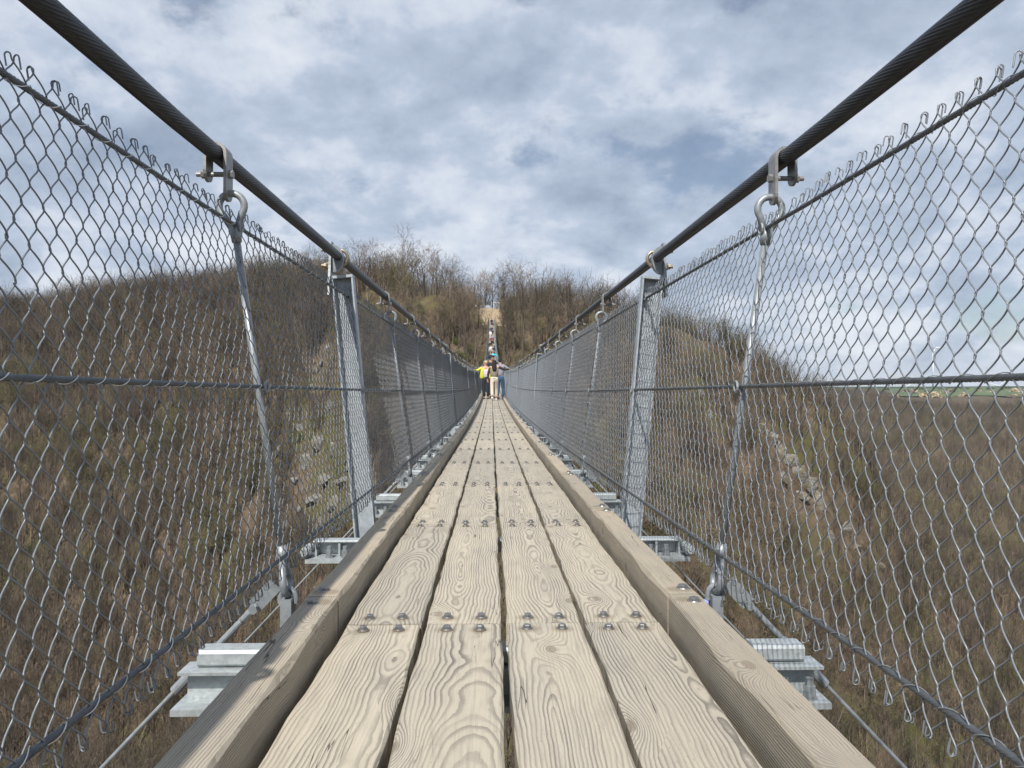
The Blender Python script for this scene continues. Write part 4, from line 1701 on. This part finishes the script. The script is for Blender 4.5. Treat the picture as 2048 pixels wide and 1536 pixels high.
cmb = ng.nodes.new('ShaderNodeCombineXYZ')
ng.links.new(named('rot', 'FLOAT'), cmb.inputs[2])
ng.links.new(gi.outputs[0], ip.inputs['Points'])
ng.links.new(ci.outputs[0], ip.inputs['Instance'])
ng.links.new(named('kind', 'INT'), ip.inputs['Instance Index'])
ng.links.new(cmb.outputs[0], ip.inputs['Rotation'])
ng.links.new(named('scl', 'FLOAT'), ip.inputs['Scale'])
ng.links.new(ip.outputs[0], go.inputs[0])
wl = obj('woodland', wm)
md = wl.modifiers.new('plant_trees', 'NODES')
md.node_group = ng
tag(wl, 'leafless brown woodland covering the valley slopes', 'woodland', kind='stuff')

# green shrubs
for px, py, h in [(748, 578, 3.0), (765, 585, 2.4), (828, 622, 2.2), (842, 628, 1.8), (1165, 598, 5.5), (1155, 640, 3.0), (1018, 632, 2.4), (1012, 640, 2.0), (1185, 610, 3.2), (940, 705, 2.0), (925, 722, 2.4), (915, 690, 1.6),
                  (560, 860, 2.4), (600, 880, 2.0), (560, 940, 2.2), (720, 850, 2.4), (730, 900, 2.0), (545, 1000, 2.2), (690, 1055, 2.2), (120, 1140, 2.4), (60, 1110, 2.6), (200, 900, 2.0), (1225, 690, 1.8)]:
    p = on_slope(px, py)
    if p is None:
        continue
    k = rt.randrange(4)
    rz = rt.uniform(0, 6)
    t = thing('shrub', 'low green leafy shrub on the ridge slope by the bridge end' if py < 735 else 'low green leafy shrub growing among the pale rocks and bare trees', 'shrub', p, rz, 'green shrubs on the ridge' if py < 735 else 'green shrubs among rocks')
    sc = h / 2.0
    mw = Matrix.Translation(p) @ Matrix.Rotation(rz, 4, 'Z') @ Matrix.Diagonal((sc * 1.1, sc * 1.1, sc, 1))
    obj('stems', SHRUB[k][0], t, mat=mw)
    obj('foliage', SHRUB[k][1], t, mat=mw)

# ------------------------------------------------------------------ far fields: hedges, blossom, conifers
def clump_mesh(seed, mat, n_=420, s=0.34):
    r = np.random.default_rng(seed)
    P_ = r.normal(size=(n_, 3))
    P_ /= np.linalg.norm(P_, axis=1)[:, None]
    P_ *= (r.uniform(0.35, 1, (n_, 1))) * np.array([1, 1, 0.8])
    P_[:, 2] = np.abs(P_[:, 2])
    return seg_mesh('foliage', [((0, 0, -0.3), (0, 0, 0.7), 0.06, 0.02)], [M['bark'], mat], 0, 4, [(*q, s * r.uniform(0.5, 1.1)) for q in P_])


CL_B = [clump_mesh(k, M['blossom']) for k in (1, 2)]
CL_G = [clump_mesh(k, M['conifer']) for k in (3, 4)]
CL_H = [clump_mesh(k, M['leaf']) for k in (5, 6)]


def clumps(n_, t0, t1, y0, y1, kinds, size, name, label, cat, group):
    for i in range(n_):
        Y = rt.uniform(y0, y1)
        X = rt.uniform(t0, t1) * Y
        p = Vector((X, Y, tz(X, Y)))
        h = size * rt.uniform(0.6, 1.3)
        t = thing(name, label, cat, p, 0, group)
        obj('foliage', rt.choice(kinds), t, mat=Matrix.Translation(p) @ Matrix.Rotation(rt.uniform(0, 6), 4, 'Z') @ Matrix.Scale(h, 4))


clumps(16, 0.53, 0.58, 700, 800, CL_G, 5.0, 'conifer', 'dark evergreen in the clump between the bare valley woods and the green field', 'tree', 'dark evergreens in the valley')
clumps(34, 0.44, 0.74, 900, 1080, CL_B, 5.0, 'blossoming_bush', 'pale blossoming bush along the edge of the green field', 'bush', 'pale bushes by the field')
clumps(26, 0.52, 0.74, 1120, 1350, CL_H, 4.5, 'hedge_bush', 'olive bush in the hedge line across the green field', 'bush', 'hedge bushes in the field')

# ------------------------------------------------------------------ wind turbines
M['turbine'] = simple('turbine_white', (0.74, 0.76, 0.80), 0.5, 0, 0.02, 0.01)
M['turbine_red'] = simple('turbine_red', (0.60, 0.14, 0.10), 0.5, 0, 0.05, 0.01)


def turbine(px, hub_y, Y, blade, angs, label, yaw):
    hub = at(px, hub_y, Y)
    zb = tz(hub.x, hub.y)
    base = Vector((hub.x, hub.y, zb - 1.0))
    t = thing('wind_turbine', label, 'wind turbine', base, 0, None)
    mb = MB()
    mb.tube([base, Vector((hub.x, hub.y, hub.z - 1.0))], [2.3, 1.3], 16)
    obj('tower', mb.mesh('tower', M['turbine'], True), t)
    f = Vector((math.sin(yaw), -math.cos(yaw), 0))
    mb = MB()
    mb.tube([hub - f * 6, hub - f * 4, hub + f * 3, hub + f * 4], [1.2, 1.9, 1.9, 1.4], 10)
    obj('nacelle', mb.mesh('nacelle', M['turbine'], True), t)
    hc_ = hub + f * 5.0
    mb = MB()
    mb.tube([hc_ - f * 1.0, hc_ + f * 0.8, hc_ + f * 2.0], [1.5, 1.3, 0.3], 12)
    obj('hub', mb.mesh('hub', M['turbine'], True), t)
    sd_ = f.cross(Vector((0, 0, 1))).normalized()
    for a in angs:
        d = sd_ * math.cos(a) + Vector((0, 0, 1)) * math.sin(a)
        c = d.cross(f).normalized()
        V, F, mi_ = [], [], []
        st = [(0.0, 1.0, 1.0), (0.06, 1.2, 0.9), (0.2, 2.2, 0.5), (0.5, 1.5, 0.3), (0.80, 0.95, 0.2), (0.86, 0.85, 0.18), (0.93, 0.7, 0.15), (1.0, 0.2, 0.06)]
        for q, ch, th in st:
            o = hc_ + d * (1.0 + q * blade)
            V += [o - c * ch, o - f * th, o + c * ch, o + f * th]
        mb = MB()
        for i in range(len(st) - 1):
            for j in range(4):
                F.append((i * 4 + j, i * 4 + (j + 1) % 4, i * 4 + 4 + (j + 1) % 4, i * 4 + 4 + j))
        mb.add(V, F)
        mb.m = [1 if (k // 4) == 5 else 0 for k in range(len(F))]
        obj('blade', mb.mesh('blade', [M['turbine'], M['turbine_red']], True), t)


turbine(1866, 697, 2050, 44, (D2R(172), D2R(52), D2R(292)), 'tall white wind turbine with its whole tower above the green field horizon', 0.5)
turbine(1821, 768, 2900, 44, (D2R(95), D2R(215), D2R(335)), 'white wind turbine sunk behind the horizon, only rotor and tower top showing', 0.2)
turbine(1998, 772, 3000, 46, (D2R(15), D2R(135), D2R(255)), 'distant white wind turbine with one blade just above the dark field', -0.3)

# ------------------------------------------------------------------ people
def cloth(name, col, var=0.12):
    return simple(name, col, 0.85, 0, var, 6)


SKINM = simple('skin', (0.50, 0.30, 0.22), 0.6, 0, 0.05, 6)
EYEM = simple('dark_eye', (0.03, 0.025, 0.02), 0.4)
LIPM = simple('lips', (0.38, 0.14, 0.12), 0.5)


def striped(name):
    m, n, b = material(name)
    t = n.new('ShaderNodeTexCoord')
    z = n.sep(t.outputs['Object'])[2]
    fr_ = n.math('FRACT', n.math('MULTIPLY', z, 8.0))
    c = n.ramp(fr_, [(0.0, (0.62, 0.60, 0.66)), (0.45, (0.60, 0.58, 0.66)), (0.5, (0.70, 0.36, 0.46)), (0.75, (0.70, 0.36, 0.46)), (0.8, (0.45, 0.50, 0.60))], 'CONSTANT')
    n.link(c, b.inputs['Base Color'])
    b.inputs['Roughness'].default_value = 0.85
    return m


PENDING = []


def skin_chain(name, mat, verts, edges, parent, mw, root=0, sub=1):
    """grow a surface round a skeleton with a Skin modifier; baked after one depsgraph update"""
    me = bpy.data.meshes.new(name)
    me.from_pydata([v[:3] for v in verts], edges, [])
    me.update()
    o = obj(name, me, parent, mat=mw)
    md_ = o.modifiers.new('skin', 'SKIN')
    md_.use_smooth_shade = True
    lay = me.skin_vertices[0].data
    for i, v in enumerate(verts):
        lay[i].radius = (v[3], v[4] if len(v) > 4 else v[3])
        lay[i].use_root = (i == root)
    sb = o.modifiers.new('sub', 'SUBSURF')
    sb.levels = sb.render_levels = sub
    PENDING.append((o, mat))
    return o


def person(label, X, Y, face, H, cols, armL, armR, stride=0.0, hair='short', detail=True, extra=None, group=None, loc=None):
    """armL / armR: (elbow, wrist) offsets from the own shoulder in body axes (x right, y forward, z up); face: yaw, 0 looks along the bridge away from the camera"""
    p = loc if loc is not None else Vector((X0 + X, Y, dz(Y) + 0.001))
    t = thing('person', label, 'person', p, face, group)
    k = H / 1.72
    mw = Matrix.Translation(p) @ Matrix.Rotation(face, 4, 'Z') @ Matrix.Scale(k, 4)
    top_m, leg_m, hair_m, shoe_m = cols[:4]
    sleeve_m = cols[4] if len(cols) > 4 else top_m
    hipx, st = 0.095, stride
    feet = {}
    for sgn in (-1, 1):
        f = st * sgn
        lift = max(0.0, -f) * 0.22
        ank = Vector((sgn * 0.085, f * 0.55, 0.085 + lift))
        knee = Vector((sgn * 0.092, f * 0.30 + 0.03 + abs(f) * 0.05, 0.49 + lift * 0.4))
        feet[sgn] = (knee, ank, lift)
    sh = {-1: Vector((-0.185, 0, 1.415)), 1: Vector((0.185, 0, 1.415))}
    arms = {}
    for sgn, a in ((-1, armL), (1, armR)):
        e = sh[sgn] + Vector(a[0])
        w_ = sh[sgn] + Vector(a[1])
        arms[sgn] = (e, w_)
    # body: one continuous skin from head to feet with hands
    V = [(0, 0, 0.95, 0.115, 0.085), (0, 0, 1.10, 0.105, 0.08), (0, 0, 1.30, 0.125, 0.085), (0, 0, 1.44, 0.06, 0.055), (0, 0.005, 1.51, 0.052, 0.055),
         (0, 0.015, 1.565, 0.066, 0.075), (0, 0.015, 1.64, 0.074, 0.088), (0, 0.01, 1.70, 0.05, 0.06)]
    E_ = [(0, 1), (1, 2), (2, 3), (3, 4), (4, 5), (5, 6), (6, 7)]
    for sgn in (-1, 1):
        knee, ank, lift = feet[sgn]
        i = len(V)
        V += [(sgn * hipx, 0, 0.88, 0.075), (*knee, 0.05), (*ank, 0.034), (ank.x, ank.y + 0.09, max(0.045, ank.z - 0.045), 0.018)]
        E_ += [(0, i), (i, i + 1), (i + 1, i + 2), (i + 2, i + 3)]
        e, w_ = arms[sgn]
        i = len(V)
        d = (w_ - e).normalized()
        palm = w_ + d * 0.06
        V += [(*sh[sgn], 0.05), (*e, 0.038), (*w_, 0.026), (*palm, 0.032, 0.018)]
        E_ += [(2, i), (i, i + 1), (i + 1, i + 2), (i + 2, i + 3)]
        if detail:
            side = d.cross(Vector((0, 0, 1)))
            if side.length < 0.2:
                side = Vector((0, 1, 0))
            side.normalize()
            dn = Vector((0, 0, -1)) if abs(d.z) < 0.8 else Vector((-sgn, 0, 0)) * 0.6
            for q, (off, ln) in enumerate(((-0.03, 0.065), (-0.010, 0.078), (0.010, 0.072), (0.030, 0.055))):
                b0 = palm + side * off * 0.9 + d * 0.02
                b1 = b0 + d * ln * 0.55 + dn * 0.012
                b2 = b1 + d * ln * 0.25 + dn * 0.03
                j = len(V)
                V += [(*b0, 0.0095), (*b1, 0.009), (*b2, 0.008)]
                E_ += [(i + 3, j), (j, j + 1), (j + 1, j + 2)]
            j = len(V)
            b0 = w_ + d * 0.03 - side * 0.035
            V += [(*b0, 0.011), (*(b0 + d * 0.035 - side * 0.018 + dn * 0.012), 0.0095)]
            E_ += [(i + 2, j), (j, j + 1)]
    skin_chain('body', SKINM, V, E_, t, mw)
    # face
    if detail:
        mb = MB()
        for sgn in (-1, 1):
            mb.prism((sgn * 0.031, 0.094, 1.628), (0, 1, 0.1), 0.011, 0.006, 8)
        obj('eyes', mb.mesh('eyes', EYEM), t, mat=mw)
        mb = MB()
        mb.tube([(0, 0.094, 1.625), (0, 0.112, 1.598), (0, 0.097, 1.585)], [0.006, 0.014, 0.008], 6)
        obj('nose', mb.mesh('nose', SKINM, True), t, mat=mw)
        mb = MB()
        mb.tube([(-0.022, 0.090, 1.560), (0, 0.099, 1.557), (0.022, 0.090, 1.560)], 0.006, 6)
        obj('mouth', mb.mesh('mouth', LIPM), t, mat=mw)
    # trousers
    V = [(0, 0, 0.96, 0.165, 0.115), (0, 0, 1.03, 0.155, 0.105)]
    E_ = [(0, 1)]
    for sgn in (-1, 1):
        knee, ank, lift = feet[sgn]
        i = len(V)
        V += [(sgn * hipx, 0, 0.86, 0.105, 0.10), (*knee, 0.078), (ank.x, ank.y, ank.z + 0.01, 0.072)]
        E_ += [(0, i), (i, i + 1), (i + 1, i + 2)]
    skin_chain('trousers', leg_m, V, E_, t, mw)
    # top
    V = [(0, 0, 0.93, 0.175, 0.125), (0, 0, 1.08, 0.165, 0.115), (0, 0, 1.28, 0.175, 0.118), (0, 0, 1.43, 0.10, 0.075)]
    E_ = [(0, 1), (1, 2), (2, 3)]
    for sgn in (-1, 1):
        i = len(V)
        V += [(sgn * 0.165, 0, 1.405, 0.075)]
        E_ += [(2, i)]
        if sleeve_m is top_m:
            e, w_ = arms[sgn]
            V += [(*e, 0.06), (*(w_ - (w_ - e) * 0.06), 0.045)]
            E_ += [(i, i + 1), (i + 1, i + 2)]
    skin_chain('jacket', top_m, V, E_, t, mw)
    if sleeve_m is not top_m:
        for sgn in (-1, 1):
            e, w_ = arms[sgn]
            skin_chain('sleeve', sleeve_m, [(*(sh[sgn] + Vector((-sgn * .03, 0, 0))), 0.068), (*e, 0.058), (*(w_ - (w_ - e) * 0.05), 0.043)], [(0, 1), (1, 2)], t, mw)
    # shoes
    for sgn in (-1, 1):
        knee, ank, lift = feet[sgn]
        tip = -0.5 if lift > 0.02 else 0.0
        skin_chain('shoe', shoe_m, [(ank.x, ank.y - 0.06, max(ank.z - 0.04, 0.045), 0.046, 0.043), (ank.x, ank.y + 0.06, max(0.042, ank.z - 0.045 + tip * .06), 0.046, 0.04), (ank.x, ank.y + 0.15, max(0.035, ank.z - 0.05 + tip * 0.18), 0.038, 0.032)], [(0, 1), (1, 2)], t, mw)
    # hair
    if hair == 'long':
        hv = [(0, -0.02, 1.70, 0.085, 0.09), (0, -0.045, 1.63, 0.098, 0.075), (0, -0.075, 1.52, 0.105, 0.055), (0, -0.115, 1.38, 0.115, 0.04), (0.01, -0.13, 1.24, 0.075, 0.03)]
        skin_chain('hair', hair_m, hv, [(0, 1), (1, 2), (2, 3), (3, 4)], t, mw)
    elif hair == 'cap':
        skin_chain('cap', hair_m, [(0, -0.01, 1.735, 0.07, 0.08), (0, -0.005, 1.685, 0.092, 0.105), (0, 0.12, 1.668, 0.06, 0.012)], [(0, 1), (1, 2)], t, mw)
    else:
        skin_chain('hair', hair_m, [(0, 0.0, 1.725, 0.06, 0.07), (0, -0.015, 1.685, 0.09, 0.10), (0, -0.045, 1.62, 0.092, 0.062), (0, -0.05, 1.56, 0.075, 0.04)], [(0, 1), (1, 2), (2, 3)], t, mw)
    if extra:
        extra(t, mw)
    return t


yellow = cloth('yellow_jacket', (0.55, 0.58, 0.06))
stripes = striped('striped_top')
black = cloth('black_cloth', (0.018, 0.018, 0.022))
blonde = cloth('blonde_hair', (0.42, 0.34, 0.20))
taupe = cloth('taupe_vest', (0.24, 0.20, 0.155))
brown = cloth('dark_brown_sleeves', (0.045, 0.030, 0.026))
cream = cloth('cream_trousers', (0.58, 0.50, 0.41))
white = cloth('white_cloth', (0.74, 0.73, 0.70))
dhair = cloth('dark_hair', (0.015, 0.013, 0.013))
bhair = cloth('brown_hair', (0.09, 0.055, 0.035))
jeans = cloth('blue_jeans', (0.035, 0.085, 0.16))
greyc = cloth('grey_hoodie', (0.27, 0.27, 0.31))
navy = cloth('navy_cap', (0.02, 0.025, 0.06))
turq = cloth('turquoise_shirt', (0.03, 0.62, 0.74))
charcoal = cloth('charcoal', (0.06, 0.06, 0.07))
tan = cloth('tan_cloth', (0.40, 0.33, 0.25))
maroon = cloth('maroon_bag', (0.20, 0.02, 0.05))

DOWN = ((0.06, -0.02, -0.28), (0.08, 0.02, -0.53))


def dn(sg):
    return ((sg * 0.06, -0.02, -0.28), (sg * 0.08, 0.04, -0.53))


def open_jacket(t, mw):
    # loose coat panels hanging open at the front, over the striped top
    for sgn in (-1, 1):
        skin_chain('coat_panel', yellow, [(sgn * 0.13, 0.03, 1.40, 0.075, 0.10), (sgn * 0.165, 0.03, 1.15, 0.075, 0.115), (sgn * 0.185, 0.02, 0.88, 0.08, 0.125)], [(0, 1), (1, 2)], t, mw)
    skin_chain('coat_back', yellow, [(0, -0.09, 1.40, 0.14, 0.05), (0, -0.10, 1.15, 0.16, 0.05), (0, -0.10, 0.86, 0.19, 0.05)], [(0, 1), (1, 2)], t, mw)


# she faces the camera: own right is picture left
YA = 33.2
person('woman in open yellow jacket and striped top holding the hand cable, facing the camera', -0.27, YA, math.pi, 1.66,
       (stripes, black, blonde, black, yellow), dn(-1), ((0.20, 0.05, -0.14), (0.36, 0.10, -0.09)), 0.0, 'short', True, open_jacket)
YB = 31.5


def vest(t, mw):
    skin_chain('vest_hem', taupe, [(0, -0.01, 0.86, 0.185, 0.135), (0, 0, 0.98, 0.185, 0.135)], [(0, 1)], t, mw)


person('long-haired woman seen from behind in taupe vest and cream trousers, hand on the cable', 0.075, YB, 0.0, 1.68,
       (taupe, cream, dhair, white, brown), dn(-1), ((0.24, 0.02, -0.12), (0.46, 0.06, -0.10)), 0.34, 'long', True, vest)


def shoulder_bag(t, mw):
    skin_chain('bag', white, [(-0.16, -0.12, 1.22, 0.09, 0.06), (-0.17, -0.13, 1.02, 0.10, 0.07)], [(0, 1)], t, mw)


person('person in grey hoodie and blue jeans with white shoulder bag leaning along the cable', 0.345, 33.0, -0.5, 1.76,
       (greyc, jeans, dhair, charcoal), dn(-1), ((0.17, 0.16, -0.20), (0.24, 0.34, -0.13)), 0.15, 'short', True, shoulder_bag)
person('tall man in black jacket and navy cap walking behind the yellow-jacketed woman', 0.02, 34.6, math.pi - 0.15, 1.90,
       (black, charcoal, navy, black), dn(-1), dn(1), 0.2, 'cap', True)
person('person in maroon top and grey trousers squeezed behind the striped-top woman', -0.10, 36.0, math.pi, 1.74,
       (maroon, charcoal, bhair, white), dn(-1), dn(1), 0.15, 'short', True)
person('person in tan jacket holding the cable behind the yellow-jacketed woman', -0.36, 39.0, math.pi, 1.70,
       (tan, jeans, blonde, white), dn(-1), ((0.17, 0.05, -0.16), (0.27, 0.14, -0.12)), 0.1, 'short', True)
person('person in bright turquoise shirt further along the rising deck', 0.14, 93.0, math.pi, 1.78,
       (turq, charcoal, dhair, black), ((-0.2, 0.1, -0.14), (-0.32, 0.2, -0.2)), ((0.2, 0.1, -0.14), (0.32, 0.2, -0.2)), 0.1, 'short', False)
far_people = [(-0.16, 90, 1.80, (navy, charcoal, navy, black), 'person in navy jacket and cap beside the turquoise shirt'),
              (0.02, 104, 1.78, (greyc, charcoal, dhair, black), 'person in grey hoodie just up the deck from the turquoise shirt'),
              (-0.10, 112, 1.74, (white, charcoal, bhair, black), 'person in white top and charcoal trousers on the rising deck'),
              (0.20, 116, 1.72, (charcoal, jeans, dhair, black), 'person in charcoal jacket next to the white top on the rising deck'),
              (-0.20, 121, 1.80, (black, black, dhair, black), 'person all in black on the steep part of the deck'),
              (0.08, 127, 1.74, (black, greyc, dhair, black), 'person in black jacket and grey trousers on the steep part of the deck'),
              (0.16, 99, 1.76, (brown, jeans, bhair, black), 'person in dark brown jacket and jeans behind the turquoise shirt'),
              (-0.22, 101, 1.70, (charcoal, black, dhair, black), 'person in charcoal coat and black trousers left behind the turquoise shirt'),
              (0.22, 109, 1.80, (navy, charcoal, bhair, black), 'brown-haired person in navy jacket on the rising deck'),
              (-0.05, 133, 1.78, (maroon, charcoal, dhair, black), 'person in maroon top on the steep part of the deck'),
              (0.20, 138, 1.72, (greyc, navy, bhair, black), 'person in grey hoodie and navy trousers on the steep deck'),
              (-0.18, 155, 1.74, (charcoal, jeans, dhair, black), 'person in charcoal jacket and jeans near the bridge end'),
              (0.18, 165, 1.78, (brown, charcoal, dhair, black), 'person in dark brown jacket near the bridge end'),
              (-0.22, 146, 1.78, (white, cream, bhair, white), 'person in long white coat and cream trousers near the bridge end'),
              (0.14, 149, 1.80, (black, black, dhair, white), 'person in black with white shoes near the bridge end'),
              (0.02, 160, 1.72, (tan, charcoal, dhair, black), 'person in tan jacket near the bridge end'),
              (0.00, 171, 1.80, (navy, navy, dhair, black), 'person in navy clothes last on the bridge before the far posts')]
for x_, y_, h_, c_, lab in far_people:
    person(lab, x_, y_, math.pi if y_ < 140 else 0.0, h_, c_, dn(-1), dn(1), 0.2, 'short', False)
for px_, c_, lab in ((952, (white, charcoal, dhair, black), 'person in white on the clearing beside the shrubs beyond the bridge end'),
                     (962, (greyc, jeans, blonde, black), 'person in grey hoodie on the clearing by the information board')):
    q = at(px_, 618, 201)
    q.z = tz(q.x, q.y)
    person(lab, 0, 0, math.pi, 1.75, c_, dn(-1), dn(1), 0.0, 'short', False, loc=q)

bpy.context.view_layer.update()
dg = bpy.context.evaluated_depsgraph_get()
baked = [(o, m_, bpy.data.meshes.new_from_object(o.evaluated_get(dg))) for o, m_ in PENDING]
for o, m_, me in baked:
    o.modifiers.clear()
    me.materials.clear()
    me.materials.append(m_)
    me.polygons.foreach_set('material_index', [0] * len(me.polygons))
    me.polygons.foreach_set('use_smooth', [True] * len(me.polygons))
    o.data = me

# ------------------------------------------------------------------ thin spring haze
hm = bpy.data.materials.new('haze')
hm.use_nodes = True
hn = N(hm.node_tree)
ho = hn.new('ShaderNodeOutputMaterial')
pv = hn.new('ShaderNodeVolumePrincipled')
pv.inputs['Color'].default_value = (0.80, 0.88, 1.0, 1)
pv.inputs['Density'].default_value = 0.00006
hn.link(pv.outputs[0], ho.inputs['Volume'])
mb = MB()
mb.box(-11500, 11500, -400, 9400, float(GZ.min()) - 1.0, 165.0)
tag(obj('haze', mb.mesh('haze', hm)), kind='stuff')
